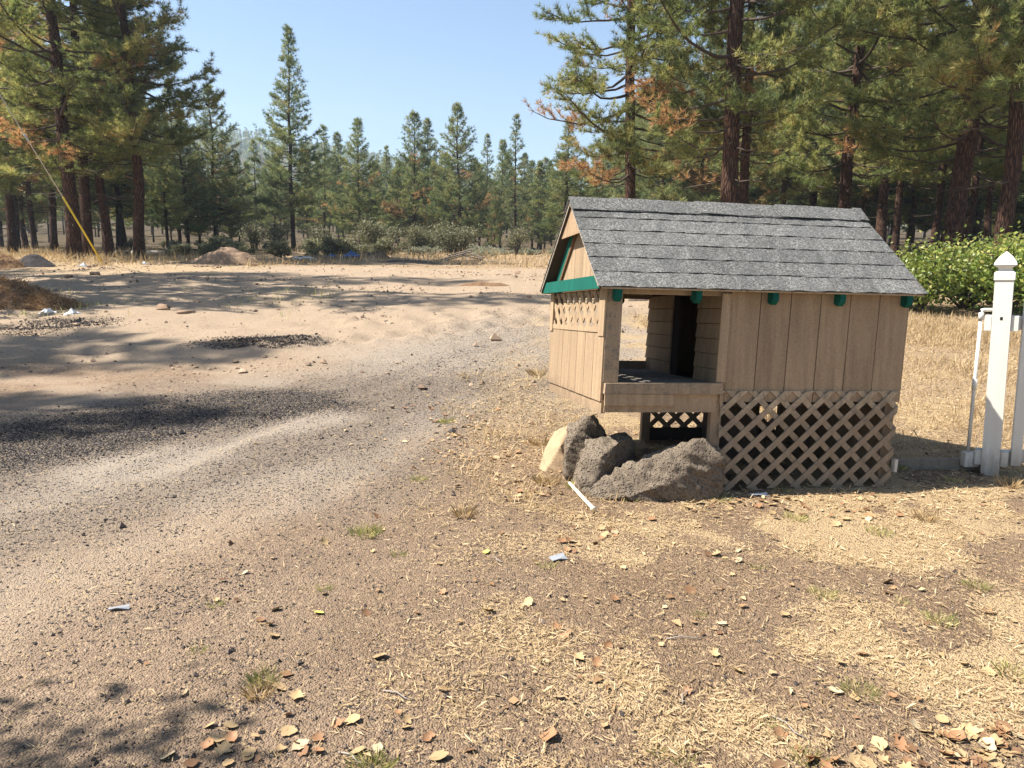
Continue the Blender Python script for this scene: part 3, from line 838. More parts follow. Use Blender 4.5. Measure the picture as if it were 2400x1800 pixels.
def make_pine(seed, Ht, cb, Rm, r0, nl, nw, nn, whorl, shape=1.0, brown=.06, bare=6, dens=1.0, sides=12, twigs=True, open_=0.0, inner=.15, trunkmat=None, folmat=None):
    """returns (trunk mesh, crown mesh). cb = crown base height, nl/nw needle length/width, nn needles per tuft"""
    rg = np.random.default_rng(seed)
    tr = Acc(); lb = Acc()
    zz = np.linspace(-.3, Ht, 22)
    sway = np.stack([np.cumsum(rg.normal(0, .035, 22)), np.cumsum(rg.normal(0, .035, 22)), zz], -1)
    sway[:, :2] -= sway[1, :2]
    rad = r0*(1-np.clip(zz/Ht, 0, 1))**.85*(1+.35*np.exp(-np.maximum(zz, 0)/.35))+.015
    V, T = tube(sway, rad, sides); tr.add(V, T)
    def trunk_at(z): return np.array([np.interp(z, zz, sway[:, 0]), np.interp(z, zz, sway[:, 1]), z])
    C = []; D = []; TT = []
    nbr = int((Ht-cb)/whorl*4.4)
    tl_ = (np.arange(nbr)+rg.random(nbr))/nbr
    tl_ = tl_**1.08*.985
    az = rg.uniform(0, 6.28)
    # boughs gather in loose storeys with gaps between them
    tl_ = tl_+.006*np.sin(tl_*(Ht-cb)*2.2+seed)
    for t in tl_:
        z = cb+(Ht-cb)*t
        az += 2.4+rg.normal(0, .5)
        if rg.random() < open_: continue
        prof = (1-t)**shape*min(1., .62+2.2*t)+.03
        Lb = max(.2, Rm*prof*rg.uniform(.55, 1.12)*(1.25 if rg.random() < .06 else 1.))
        el = R_(-8+58*t**1.2+rg.normal(0, 9))
        o = np.array([math.cos(az), math.sin(az), 0])
        s = np.linspace(0, 1, 7)
        sag = -.13*Lb*np.sin(s*math.pi*.75)*(1-t) + .24*Lb*s**2.2*(1-.4*t)+np.cumsum(rg.normal(0, .012*Lb, 7))
        bend = rg.normal(0, .16)*Lb
        side = np.array([-o[1], o[0], 0])
        p0 = trunk_at(z)
        path = p0+np.outer(s*Lb*math.cos(el), o)+np.outer(s*Lb*math.sin(el)+sag, [0, 0, 1])+np.outer(bend*s**2, side)
        rb = max(.012, .009+.014*Lb)
        V, T = tube(path, rb*(1-.8*s), 5, False); lb.add(V, T)
        dead = rg.random() < brown*(2.0 if t < .4 else .3)
        base_t = rg.uniform(.25, .66)
        nt_ = max(4, int(Lb/.17*dens))
        for q in range(nt_):
            sq = inner+(1-inner)*rg.random()**.8
            pq = np.array([np.interp(sq, s, path[:, i]) for i in range(3)])
            sg = 1 if q % 2 else -1
            td = unit(o*rg.uniform(.2, 1.0)+side*sg*rg.uniform(.3, 1.0)+np.array([0, 0, rg.uniform(-.25, .75)]))
            tl = Lb*.30*(1-.6*sq)*rg.uniform(.5, 1.3)+.22
            end = pq+td*tl+np.array([0, 0, .15*tl])
            if twigs and tl > .3:
                V, T = tube([pq, pq+td*tl*.5, end], [.009, .007, .004], 3, False); lb.add(V, T)
            kn = max(2, int(tl/.13*dens))
            bt = base_t+rg.normal(0, .10)
            for u_ in np.linspace(.3, 1, kn):
                if dead and rg.random() < .45: continue
                C.append(pq+(end-pq)*u_+rg.normal(0, .03, 3)); D.append(unit(td*.7+np.array([0, 0, .5])))
                TT.append(rg.uniform(.88, 1.0) if dead else min(.85, max(0, bt+rg.normal(0, .08)+(.16 if rg.random() < .08 else 0))))
        C.append(path[-1]); D.append(unit(path[-1]-path[-2])); TT.append(.95 if dead else base_t+.05)
    for q in range(4):
        C.append(trunk_at(Ht*(.985+.005*q))); D.append(np.array([0, 0, 1.])); TT.append(.5)
    # bare dead limbs below the crown
    for q in range(bare):
        zb = rg.uniform(cb*.35, cb*1.1); az = rg.uniform(0, 6.28); Lb = rg.uniform(.4, 1.0)*Rm*.6
        o = np.array([math.cos(az), math.sin(az), 0]); s = np.linspace(0, 1, 5)
        p = trunk_at(zb)+np.outer(s*Lb, o)+np.outer(-.18*Lb*s+.15*Lb*s**3+rg.normal(0, .03, 5), [0, 0, 1])
        V, T = tube(p, .028*(1-.75*s), 4, False); lb.add(V, T)
    C = np.array(C); D = np.array(D); TT = np.array(TT)
    N = len(C)
    Cn = np.repeat(C, nn, 0); Dn = np.repeat(D, nn, 0)
    dr = unit(Dn*.7+unit(rg.normal(size=(N*nn, 3))))
    pr = unit(np.cross(dr, rg.normal(size=(N*nn, 3))))
    ln = nl*rg.uniform(.7, 1.2, (N*nn, 1))
    b0 = Cn-Dn*nl*.25
    V = np.stack([b0-pr*nw*.5, b0+pr*nw*.5, b0+dr*ln+Dn*nl*.15], 1).reshape(-1, 3)
    T = np.arange(len(V)).reshape(-1, 3)
    tint = np.repeat(np.clip(np.repeat(TT, nn)+rg.normal(0, .04, N*nn), 0, 1), 3)
    crown = mesh_tris('crown', V, T, folmat or m_pine, tint)
    V = np.concatenate(tr.V+lb.V); o_ = 0; Ts = []
    for v_, t_ in zip(tr.V+lb.V, [x for x in tr.T]+[x+tr.n for x in lb.T]): Ts.append(t_)
    T = np.concatenate(Ts); mi = np.zeros(len(T), int); mi[len(tr.T[0]):] = 1
    trunk = mesh_tris('trunk', V, T, [trunkmat or m_bark, m_twig], None, True, mi)
    return trunk, crown, len(T)+N*nn

tri_total = 0
PINE = {}
def def_pine(key, *a, **k):
    global tri_total
    t, c, n_ = make_pine(*a, **k); PINE[key] = (t, c, k.get('_H', a[1])); tri_total += n_
# near trees (15-40 m)
def_pine('near_a', 11, 24, 3.6, 4.0, .23, .20, .021, 17, .66, .55, .11, 8, dens=1.05, inner=.36, open_=.08)
def_pine('near_b', 12, 25, 3.4, 4.3, .23, .20, .021, 17, .68, .60, .008, 8, dens=1.05, inner=.36, open_=.08)
def_pine('near_open', 13, 23, 3.2, 3.4, .17, .19, .019, 18, .60, .70, .03, 10, dens=1.15, open_=.05, inner=.3)
def_pine('near_c', 14, 22, 4.6, 3.4, .20, .20, .021, 18, .66, .6, .012, 12, dens=1.2, inner=.34)
# mid-distance trees (45-90 m): coarser needles
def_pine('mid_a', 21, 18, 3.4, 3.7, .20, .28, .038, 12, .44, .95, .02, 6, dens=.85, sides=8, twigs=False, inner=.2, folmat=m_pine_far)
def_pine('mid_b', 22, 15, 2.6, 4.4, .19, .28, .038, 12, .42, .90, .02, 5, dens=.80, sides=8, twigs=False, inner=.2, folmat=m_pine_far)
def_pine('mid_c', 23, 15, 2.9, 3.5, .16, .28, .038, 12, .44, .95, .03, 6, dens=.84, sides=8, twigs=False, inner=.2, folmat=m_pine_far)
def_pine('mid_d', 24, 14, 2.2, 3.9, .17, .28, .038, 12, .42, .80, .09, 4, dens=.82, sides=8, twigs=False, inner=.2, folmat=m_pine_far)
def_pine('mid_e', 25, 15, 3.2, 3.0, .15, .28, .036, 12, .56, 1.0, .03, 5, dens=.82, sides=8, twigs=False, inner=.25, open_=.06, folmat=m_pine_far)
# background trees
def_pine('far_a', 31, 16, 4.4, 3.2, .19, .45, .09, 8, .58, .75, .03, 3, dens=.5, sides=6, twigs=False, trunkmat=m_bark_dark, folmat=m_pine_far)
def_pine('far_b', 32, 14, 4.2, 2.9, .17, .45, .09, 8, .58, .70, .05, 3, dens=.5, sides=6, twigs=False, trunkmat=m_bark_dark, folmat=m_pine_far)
print('PINES', tri_total)
PL = {}
def pine(key, x, y, Ht=None, label=None, group=None, rz=None, lean=(0, 0), wide=1.0, name='pine_tree', cat='tree'):
    t, c, H0 = PINE[key]
    s = 1.0 if Ht is None else Ht/H0
    r = empty(name, (x, y, tz(x, y)-.05))
    r.rotation_euler = (lean[0], lean[1], rng.uniform(0, 6.28) if rz is None else rz)
    r.scale = (s*wide*rng.uniform(.92, 1.08), s*wide*rng.uniform(.92, 1.08), s)
    if lean == (0, 0): r.rotation_euler = (R_(rng.gauss(0, .8)), R_(rng.gauss(0, .8)), r.rotation_euler[2])
    ob('trunk', t, r); ob('crown', c, r)
    tag(r, label, cat, group)
    return r
def topH(ytop, X, d):
    """tree height whose top stands at row ytop (of 1659)"""
    e = math.atan((829+ (X-1106)*.0122-ytop)/1661)-PITCH
    x, y, z = at(X, d)
    return CAM_H+d*math.tan(e)-z

def P_(key, X, d, ytop=None, Ht=None, label=None, group=None, **k):
    x, y, z = at(X, d)
    return pine(key, x, y, Ht if ytop is None else topH(ytop, X, d), label, group, **k)

# left cluster by the guy wire
P_('near_a', 163, 33, Ht=23, label='big pine with reddish trunk just behind the guy wire and brown dead branches', wide=1.2, rz=.4)
P_('near_b', 190, 36, Ht=25, label='dark-trunked pine close behind the reddish pine by the guy wire', rz=2.1)
P_('near_c', 236, 36.5, Ht=22, label='dark pine rising just behind the foot of the yellow guy wire guard', rz=1.0)
P_('near_c', 302, 34, Ht=22, label='dark pine at the clearing edge of the left grove with branches over the open sky', wide=1.12, rz=3.6)
P_('near_b', 28, 43, Ht=22, label='shaded pine deep in the grove left of the reddish pine', group='shaded pines of the left grove')
P_('near_c', 75, 50, Ht=20, label='shaded pine deep in the grove left of the reddish pine', group='shaded pines of the left grove')
P_('near_c', 118, 46, Ht=20, label='shaded pine deep in the grove left of the reddish pine', group='shaded pines of the left grove')
P_('near_b', -40, 40, Ht=23, label='shaded pine deep in the grove left of the reddish pine', group='shaded pines of the left grove')
P_('mid_a', 362, 49, ytop=215, label='slim pine between the left grove and the clearing pines')
P_('mid_b', 405, 57, ytop=235, label='pine standing half behind the slim one beside the left grove')
# row across the clearing
P_('mid_b', 468, 60, ytop=180, label='pointed pine with broad skirt, next to the left grove across the clearing', wide=1.05, rz=.3)
P_('mid_c', 515, 66, ytop=330, label='short dark pine beside the tallest pine across the clearing')
P_('mid_a', 632, 62, ytop=57, label='tallest slender pine with bare red lower trunk across the clearing', rz=1.2, wide=.98)
P_('mid_e', 700, 72, ytop=268, label='narrow pine just beside the tallest one across the clearing')
P_('mid_c', 740, 84, ytop=285, label='hazy narrow pine behind the middle row', group='hazy pines behind the middle row')
P_('mid_b', 775, 66, ytop=254, label='round-skirted green pine behind the olive bush across the clearing', rz=2.0)
P_('mid_e', 835, 95, ytop=313, label='hazy narrow pine behind the middle row', group='hazy pines behind the middle row')
P_('mid_d', 893, 66, ytop=240, label='pine with rust-brown dead patches on its lower side', rz=.5)
P_('mid_c', 925, 76, ytop=253, label='slim pine at the shoulder of the pine with rust-brown patches')
P_('mid_b', 990, 64, ytop=220, label='bushy full pine above the greyish shrubs', rz=4.0, wide=.98)
P_('mid_e', 1050, 78, ytop=288, label='hazy narrow pine behind the middle row', group='hazy pines behind the middle row')
P_('mid_c', 1077, 80, ytop=300, label='hazy narrow pine behind the middle row', group='hazy pines behind the middle row')
P_('mid_e', 1108, 66, ytop=245, label='thin-topped spindly pine between bright green young pine and playhouse roof', wide=.95)
P_('mid_d', 1065, 57, ytop=400, label='young bright green pine with branches to the ground', wide=.62, name='young_pine')
P_('mid_b', 1145, 75, ytop=345, label='hazy narrow pine behind the middle row', group='hazy pines behind the middle row')
P_('mid_a', 1218, 46, ytop=252, label='dense cone-shaped pine rising behind the gable of the playhouse', wide=1.25, rz=.7)
P_('mid_d', 1285, 50, ytop=330, label='smaller pine filling in behind the playhouse ridge')
for X, d, yt, kx in ((552, 74, 300, 'mid_e'), (592, 80, 330, 'mid_b'), (662, 78, 320, 'mid_c'), (858, 76, 345, 'mid_b'), (955, 80, 330, 'mid_d'), (1022, 74, 340, 'mid_b'), (1172, 66, 400, 'mid_d'), (1250, 60, 340, 'mid_b'), (500, 72, 350, 'mid_d'), (430, 66, 330, 'mid_d'), (808, 84, 350, 'mid_d')):
    P_(kx, X, d, ytop=yt, label='dark filling pine standing between the taller pines across the clearing', group='filling pines of the middle row', wide=1.12)
# right group behind the playhouse
P_('near_open', 1357, 25, Ht=22, label='open-crowned pine with thin trunk above the playhouse ridge', rz=2.6, wide=1.0)
P_('near_a', 1562, 22, Ht=24, label='large pine with orange-brown dead branches above the roof', rz=5.2, wide=1.0)
P_('near_c', 1595, 25, Ht=21, label='second trunk close beside the pine with orange-brown branches', rz=1.5, wide=.8)
P_('near_b', 2040, 24, Ht=27, label='thick red-trunked pine with low hanging boughs behind the hedge', rz=.2, wide=1.15)
P_('near_b', 1808, 30, Ht=24, label='dark straight pine just behind the far end of the roof', rz=3.3)
P_('near_c', 2150, 21, Ht=24, label='leaning red pine above the fence post', lean=(0, R_(2.5)), rz=2.2)
P_('near_c', 1893, 33, Ht=22, label='flaky reddish pine between the roof end and the thick red trunk', rz=4.4)
P_('near_a', 2270, 26, Ht=24, label='pine at the end of the hedge beyond the fence panel')
for X, d in ((1690, 44), (1745, 50), (1860, 45), (1930, 38), (1962, 47), (2000, 40), (2072, 36), (2095, 50), (2125, 42), (2190, 38), (2215, 52), (1880, 60), (2025, 58), (1640, 58), (2240, 34)):
    P_('near_c' if d < 48 else 'mid_a', X+rng.uniform(-8, 8), d, Ht=rng.uniform(17, 23), label='pine trunk in the shaded wood behind the green hedge', group='pines of the wood behind the hedge')
# background wood
def BGL(X):
    for lim, lb_ in ((330, 'background pine seen between the trunks of the left grove'), (640, 'background pine of the wood behind the tallest pine'), (900, 'background pine of the wood behind the olive bush'),
                     (1250, 'background pine of the wood behind the sagebrush'), (1700, 'background pine of the wood seen above the playhouse roof'), (9999, 'background pine of the deep wood behind the hedge')):
        if X < lim: return lb_, lb_.replace('pine ', 'pines ', 1)
frg2 = random.Random(404)
for i in range(13):
    P_(frg2.choice(['mid_a', 'mid_d', 'far_a']), frg2.uniform(-60, 420), frg2.uniform(50, 74), Ht=frg2.uniform(12, 17), label='shaded pine deep in the grove left of the reddish pine', group='shaded pines of the left grove')
for i in range(26):
    P_(frg2.choice(['mid_a', 'mid_b', 'mid_d']), frg2.uniform(1420, 2320), frg2.uniform(42, 78), Ht=frg2.uniform(12, 18), label='pine trunk in the shaded wood behind the green hedge', group='pines of the wood behind the hedge')
cnt = 0; brg = random.Random(99)
pts_b = []
tries = 0
while cnt < 240 and tries < 6000:
    tries += 1
    d = brg.uniform(70, 165); X = brg.uniform(-150, 2400)
    if X > 1250 and d < 62: continue
    x, y, z = at(X, d)
    if any((x-a)**2+(y-b)**2 < 14 for a, b in pts_b): continue
    pts_b.append((x, y)); cnt += 1
    hmax = topH(brg.uniform(330, 415) if X < 1300 else brg.uniform(200, 330), X, d)
    hh_ = max(7.5, min(19, hmax))
    pine(brg.choice(['far_a', 'far_b']), x, y, hh_, *BGL(X))
# trees beside the frame that throw the long shadows over the track
for x, y, h_, kx in ((-17.0, 17.3, 25, 'near_b'), (-22.0, 21.0, 27, 'near_a'), (-20.0, 9.9, 22, 'near_c'), (-17.2, 6.2, 19, 'near_c')):
    pine(kx, x, y, h_, 'tall pine left of the dirt track throwing its shadow across it', 'pines left of the track')

# wooded hill far behind: one hazy mass
rg = np.random.default_rng(5)
hv = []; ht = []; n_ = 0
N = 5200
hy = np.where(np.arange(N) < 900, 165+165*rg.random(N), 340+440*rg.random(N)); hx = rg.uniform(-.78, .35, N)*hy; hz = terrain(hx, hy); hh_ = rg.uniform(8, 17, N)*np.where(hy < 420, .62, 1); hr = hh_*rg.uniform(.15, .22, N)
A = Acc()
for i in range(N):
    m_ = 20
    t = rg.random(m_)**.8
    a = rg.uniform(0, 6.28, m_); r = hr[i]*(1-t)*rg.uniform(.5, 1.1, m_)+.1
    c = np.stack([hx[i]+np.cos(a)*r, hy[i]+np.sin(a)*r, hz[i]+hh_[i]*(.15+.85*t)], -1)
    e1 = rg.normal(size=(m_, 3))*hh_[i]*.065; e2 = rg.normal(size=(m_, 3))*hh_[i]*.065
    V = np.stack([c-e1-e2*.5, c+e1-e2*.5, c+e2+np.array([0, 0, .25])], 1).reshape(-1, 3)
    A.add(V, np.arange(m_*3).reshape(-1, 3), np.repeat(rg.uniform(.2, .6, m_), 3))
tag(ob('hillside_forest', A.mesh('hillside_forest', m_pine_far)), 'hazy conifer forest covering the distant hill', 'forest', kind='stuff')
tri_total += N*20

# ------------------------------------------------------------------ shrubs
def make_shrub(seed, h_, r, nleaf, size, mat, stems=9, upright=.5, bushy=.35):
    rg = np.random.default_rng(seed); A = Acc(); tips = []
    for i in range(stems):
        az = rg.uniform(0, 6.28); el = rg.uniform(.6, 1.45)
        L = rg.uniform(.6, 1.0); o = np.array([math.cos(az)*math.cos(el)*r/h_*1.5, math.sin(az)*math.cos(el)*r/h_*1.5, math.sin(el)])*h_
        s = np.linspace(0, 1, 5)[:, None]
        path = o*s*L+rg.normal(0, .03*h_, (5, 3))*s
        V, T = tube(path, .018*h_*(1-.75*s[:, 0])+.003, 4, False); A.add(V, T)
        for q in range(5):
            k0 = rg.uniform(.35, .9); p = o*k0*L; d = unit(rg.normal(size=3)+np.array([0, 0, .8]))*rg.uniform(.15, .35)*h_
            V, T = tube([p, p+d*.6, p+d], [.007*h_, .005*h_, .003*h_], 3, False); A.add(V, T); tips.append((p, p+d))
        tips.append((o*.5*L, o*L))
    stem = A.mesh('stem', m_twig)
    P = []; 
    tp = np.array([t for t in tips]); idx = rg.integers(0, len(tp), nleaf); u = rg.random((nleaf, 1))**.6
    c = tp[idx, 0]*(1-u)+tp[idx, 1]*u+rg.normal(0, bushy*.3*h_, (nleaf, 3))*np.array([1, 1, .6])
    c[:, 2] = np.abs(c[:, 2])+.02
    d = unit(rg.normal(size=(nleaf, 3))+np.array([0, 0, upright])); w = unit(np.cross(d, rg.normal(size=(nleaf, 3))))
    sz = size*rg.uniform(.6, 1.3, (nleaf, 1))
    V = np.stack([c, c+d*sz*.5+w*sz*.28, c+d*sz, c+d*sz*.5-w*sz*.28], 1).reshape(-1, 3)
    b = np.arange(nleaf)[:, None]*4
    T = np.concatenate([b+np.array([[0, 1, 2]]), b+np.array([[0, 2, 3]])])
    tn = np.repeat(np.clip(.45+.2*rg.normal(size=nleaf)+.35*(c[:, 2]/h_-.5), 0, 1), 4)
    fol = mesh_tris('foliage', V, T, mat, tn)
    return stem, fol, h_, nleaf*2
SH = {'olive': make_shrub(1, 2.4, 1.7, 5200, .13, m_shrub, 14), 'grey': make_shrub(2, 1.5, 1.3, 3600, .10, m_shrub, 12),
      'sage': make_shrub(3, .8, .9, 2600, .09, m_sage, 12), 'sparse': make_shrub(4, 2.0, 1.0, 1500, .11, m_shrub, 10), 'low': make_shrub(6, .7, .8, 2200, .09, m_shrub, 10)}
def shrub(key, x, y, h_, label, group=None, rz=None, wide=1.0):
    st, fo, h0, _ = SH[key]
    r = empty('shrub', (x, y, tz(x, y)-.03), rng.uniform(0, 6.28) if rz is None else rz)
    r.scale = (h_/h0*wide, h_/h0*wide, h_/h0)
    ob('stem', st, r); ob('foliage', fo, r); tag(r, label, 'shrub', group); return r
def S_(key, X, d, h_, label, group=None, **k):
    x, y, z = at(X, d); return shrub(key, x, y, h_, label, group, **k)
S_('olive', 815, 50, 2.4, 'round olive bush with pale stems in front of the middle pines')
S_('olive', 985, 47, 2.2, 'olive bush on dark stems beside the stacked scrap planks')
S_('grey', 905, 46, 1.9, 'grey leafless-looking shrub between the two olive bushes')
S_('sparse', 545, 48, 2.2, 'thin young shrub in the gap before the tallest pine', wide=.9)
S_('sparse', 700, 52, 2.0, 'spindly shrub with grey twigs below the tallest pine')
S_('sparse', 1110, 47, 2.0, 'bare twiggy shrub on pale stems near the playhouse gable')
S_('sparse', 600, 60, 2.4, 'twiggy shrub behind the dark low bushes')
brg = random.Random(5)
for i in range(16):
    S_('low', brg.uniform(380, 860), brg.uniform(38, 47), brg.uniform(.5, 1.0), 'dark low bush along the far edge of the clearing', 'dark low bushes along the clearing', wide=brg.uniform(.9, 1.4))
for i in range(30):
    S_('sage', brg.uniform(880, 1280), brg.uniform(40, 58), brg.uniform(.4, .75), 'pale green sagebrush on the dry grass beyond the clearing', 'sagebrush beyond the clearing', wide=brg.uniform(.9, 1.4))
for i in range(34):
    S_(brg.choice(['grey', 'sage', 'low', 'sparse']), brg.uniform(-60, 1300), brg.uniform(54, 90), brg.uniform(.5, 1.0), 'greyish undergrowth shrub among the pine trunks', 'undergrowth among the trunks')
for i in range(14):
    S_(brg.choice(['grey', 'low']), brg.uniform(1300, 2300), brg.uniform(34, 50), brg.uniform(.7, 1.4), 'small brush in the shade of the wood behind the hedge', 'brush in the wood behind the hedge')
# broadleaf hedge on the right
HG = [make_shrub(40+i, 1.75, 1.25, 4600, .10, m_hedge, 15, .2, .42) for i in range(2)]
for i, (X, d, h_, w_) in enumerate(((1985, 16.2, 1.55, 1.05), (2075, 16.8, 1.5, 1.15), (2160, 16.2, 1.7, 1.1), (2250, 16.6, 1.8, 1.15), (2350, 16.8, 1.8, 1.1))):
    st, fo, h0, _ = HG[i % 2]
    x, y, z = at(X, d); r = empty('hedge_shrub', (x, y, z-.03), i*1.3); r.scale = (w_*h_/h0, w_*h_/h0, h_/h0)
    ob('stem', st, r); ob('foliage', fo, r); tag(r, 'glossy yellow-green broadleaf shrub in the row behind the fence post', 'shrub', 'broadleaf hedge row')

# broadleaf tree behind the viewer: it drops the leaves and shades the near corners
def make_broadleaf(seed):
    rg = np.random.default_rng(seed); A = Acc()
    V, T = tube([(0, 0, -.2), (.05, .02, 1.2), (-.05, .1, 2.6), (.1, .05, 4.2)], [.24, .19, .16, .10], 10); A.add(V, T)
    ends = []
    for i in range(16):
        az = i*2.4+rg.normal(0, .2); z0 = rg.uniform(2.2, 4.2); L = rg.uniform(1.6, 2.9); el = rg.uniform(.25, 1.0)
        s = np.linspace(0, 1, 6)[:, None]; o = np.array([math.cos(az)*math.cos(el), math.sin(az)*math.cos(el), math.sin(el)])
        p = np.array([0, .05, z0])+o*L*s+rg.normal(0, .06, (6, 3))*s
        V, T = tube(p, .065*(1-.8*s[:, 0]), 5, False); A.add(V, T)
        for q in range(8):
            k0 = rg.uniform(.35, 1); a = p[0]+(p[-1]-p[0])*k0; e = a+unit(rg.normal(size=3)+o)*rg.uniform(.4, .9)
            V, T = tube([a, (a+e)/2, e], [.014, .01, .005], 3, False); A.add(V, T); ends.append((a, e))
    tr = A.mesh('trunk', m_bark_dark)
    n = 6500; tp = np.array(ends); idx = rg.integers(0, len(tp), n); u = rg.random((n, 1))
    c = tp[idx, 0]*(1-u)+tp[idx, 1]*u+rg.normal(0, .13, (n, 3))
    d = unit(rg.normal(size=(n, 3))+np.array([0, 0, -.4])); w = unit(np.cross(d, rg.normal(size=(n, 3)))); sz = .10*rg.uniform(.6, 1.3, (n, 1))
    V = np.stack([c, c+d*sz*.5+w*sz*.4, c+d*sz, c+d*sz*.5-w*sz*.4], 1).reshape(-1, 3); b = np.arange(n)[:, None]*4
    T = np.concatenate([b+np.array([[0, 1, 2]]), b+np.array([[0, 2, 3]])])
    return tr, mesh_tris('crown', V, T, m_leaf_tree, np.repeat(rg.random(n), 4))
bt, bc = make_broadleaf(3)
for x, y, s_, rz in ((-6.0, .35, .95, .4), (-.75, -.35, 1.0, 2.0)):
    r = empty('broadleaf_tree', (x, y, -.02), rz, s_); ob('trunk', bt, r); ob('crown', bc, r)
    tag(r, 'leafy broadleaf tree shading the near edge of the yard', 'tree', 'broadleaf trees over the yard')

# ------------------------------------------------------------------ litter on the ground
frg = np.random.default_rng(77)
def vis_pts(n, d0, d1, power=1.0, margin=1.05):
    """points spread over the ground wedge in front of the viewer, denser nearer"""
    d = d0+(d1-d0)*frg.random(n)**power
    x = frg.uniform(-1, 1, n)*d*.70*margin+0
    return x, d
# stones: jittered octahedra
def stones(x, y, size, mat, name, lift=.25, tint=None):
    n = len(x); z = terrain(x, y)
    base = np.array([[1, 0, 0], [0, 1, 0], [-1, 0, 0], [0, -1, 0], [0, 0, .75], [0, 0, -.6]])
    F = np.array([[0, 1, 4], [1, 2, 4], [2, 3, 4], [3, 0, 4], [1, 0, 5], [2, 1, 5], [3, 2, 5], [0, 3, 5]])
    a = frg.uniform(0, 6.28, n); ca, sa = np.cos(a), np.sin(a)
    v = base[None]*frg.uniform(.55, 1.15, (n, 6, 1))+frg.normal(0, .12, (n, 6, 3))
    vx = v[:, :, 0]*ca[:, None]-v[:, :, 1]*sa[:, None]; vy = v[:, :, 0]*sa[:, None]+v[:, :, 1]*ca[:, None]
    V = np.stack([vx, vy, v[:, :, 2]], -1)*size[:, None, None]
    V += np.stack([x, y, z+size*lift], -1)[:, None]
    T = (F[None]+np.arange(n)[:, None, None]*6).reshape(-1, 3)
    return mesh_tris(name, V.reshape(-1, 3), T, mat, np.repeat(frg.random(n) if tint is None else tint, 6))
k = NB('gravel_stones')
k.col(k.ramp(k.attr('tint'), [(0, (.016, .014, .014)), (.4, (.075, .062, .056)), (.6, (.16, .12, .095)), (.85, (.28, .21, .155)), (1, (.42, .34, .26))])); m_stone = k.m  # darkest stones deepened along with the shadow painted into the cinder band
x, y = vis_pts(95000, 1.9, 11, 1.35)
g_, dk, pl = zones(x, y)
keep = frg.random(len(x)) < np.clip(.12+.12*(x < .3)+1.0*dk-.45*pl-.08*g_, .03, 1)
x, y, dk = x[keep], y[keep], dk[keep]
sz = np.exp(frg.normal(math.log(.0034), .45, len(x)))*(1+.08*y)
tn = np.clip(frg.beta(1.6, 1.8, len(x))-.5*dk, 0, 1)
tag(ob('gravel', stones(x, y, sz, m_stone, 'gravel', .3, tn)), 'loose gravel strewn over the dirt', 'gravel', kind='stuff')
tri_total += len(x)*8
cx_ = []; cy_ = []
for X, d, rx, ry, n_ in ((585, 11.5, .95, .38, 2600), (530, 11.1, .8, .3, 900), (135, 12.8, 1.0, .6, 2200), (30, 12.2, 1.2, .5, 1700)):
    x0_, y0_, _z = at(X, d); r_ = np.sqrt(-np.log(1-frg.random(n_)*.98))*.62; a_ = frg.uniform(0, 6.28, n_)
    cx_.append(x0_+rx*r_*np.cos(a_)); cy_.append(y0_+ry*r_*np.sin(a_))
cx_ = np.concatenate(cx_); cy_ = np.concatenate(cy_)
tag(ob('cinders', stones(cx_, cy_, np.exp(frg.normal(math.log(.009), .45, len(cx_))), m_stone, 'cinders', .6, frg.beta(1.2, 4, len(cx_)))), 'spilled dark cinders on the sandy track', 'gravel', kind='stuff')
x = frg.uniform(-20, 4, 22000); y = frg.uniform(8.5, 34, 22000)
kp = (frg.random(22000) < .15+.85*sst(.5, .66, fbm(x*.35, y*.5, 87))) & (x > -.75*y-1); x, y = x[kp], y[kp]
sz = np.exp(frg.normal(math.log(.018), .6, len(x)))
k = NB('soil_clods'); k.col(k.ramp(k.attr('tint'), [(0, (.13, .09, .065)), (.5, (.27, .185, .125)), (1, (.42, .30, .2))])); m_clod = k.m
tag(ob('soil_clods', stones(x, y, sz, m_clod, 'soil_clods', .2)), 'crumbled soil clods over the sandy clearing', 'soil', kind='stuff')
# flattened straw and needles
def straw(x, y, length, width, mat, name, tint, up=.25, jit=.1):
    n = len(x); z = terrain(x, y)+.004
    a = frg.uniform(0, 6.28, n); e = np.abs(frg.normal(0, up, n))
    d = np.stack([np.cos(a)*np.cos(e), np.sin(a)*np.cos(e), np.sin(e)], -1); w = np.stack([-np.sin(a), np.cos(a), np.zeros(n)], -1)
    p = np.stack([x, y, z+frg.uniform(0, .006, n)], -1); L = length[:, None]; W = width[:, None]
    V = np.stack([p-w*W*.5, p+w*W*.5, p+d*L*.6+w*W*.4+frg.normal(0, jit, (n, 3))*L*.5, p+d*L], 1)
    V[:, 2:, 2] = np.maximum(V[:, 2:, 2], z[:, None]+.001)
    T = (np.array([[0, 1, 2], [0, 2, 3]])[None]+np.arange(n)[:, None, None]*4).reshape(-1, 3)
    return mesh_tris(name, V.reshape(-1, 3), T, mat, np.repeat(tint, 4))
x, y = vis_pts(150000, 1.9, 12, 1.3)
g_, dk, pl = zones(x, y)
cl = fbm(x*3.1, y*3.1, 71, 3)
keep = frg.random(len(x)) < np.clip(g_*1.6*sst(.36, .58, cl)+.05*(1-dk)*(1-pl)+.09*(x > -.6)*(1-pl), 0, 1)
x, y = x[keep], y[keep]
sz = frg.uniform(.012, .05, len(x))*(1+.04*y)
tag(ob('dry_grass', straw(x, y, sz, +.0017+.0005*y+np.zeros(len(x)), m_grass, 'dry_grass', np.clip(frg.beta(2.2, 1.6, len(x))+.15*zones(x, y)[0], 0, 1))), 'matted dry straw-coloured grass on the yard', 'grass', kind='stuff')
tri_total += len(x)*2
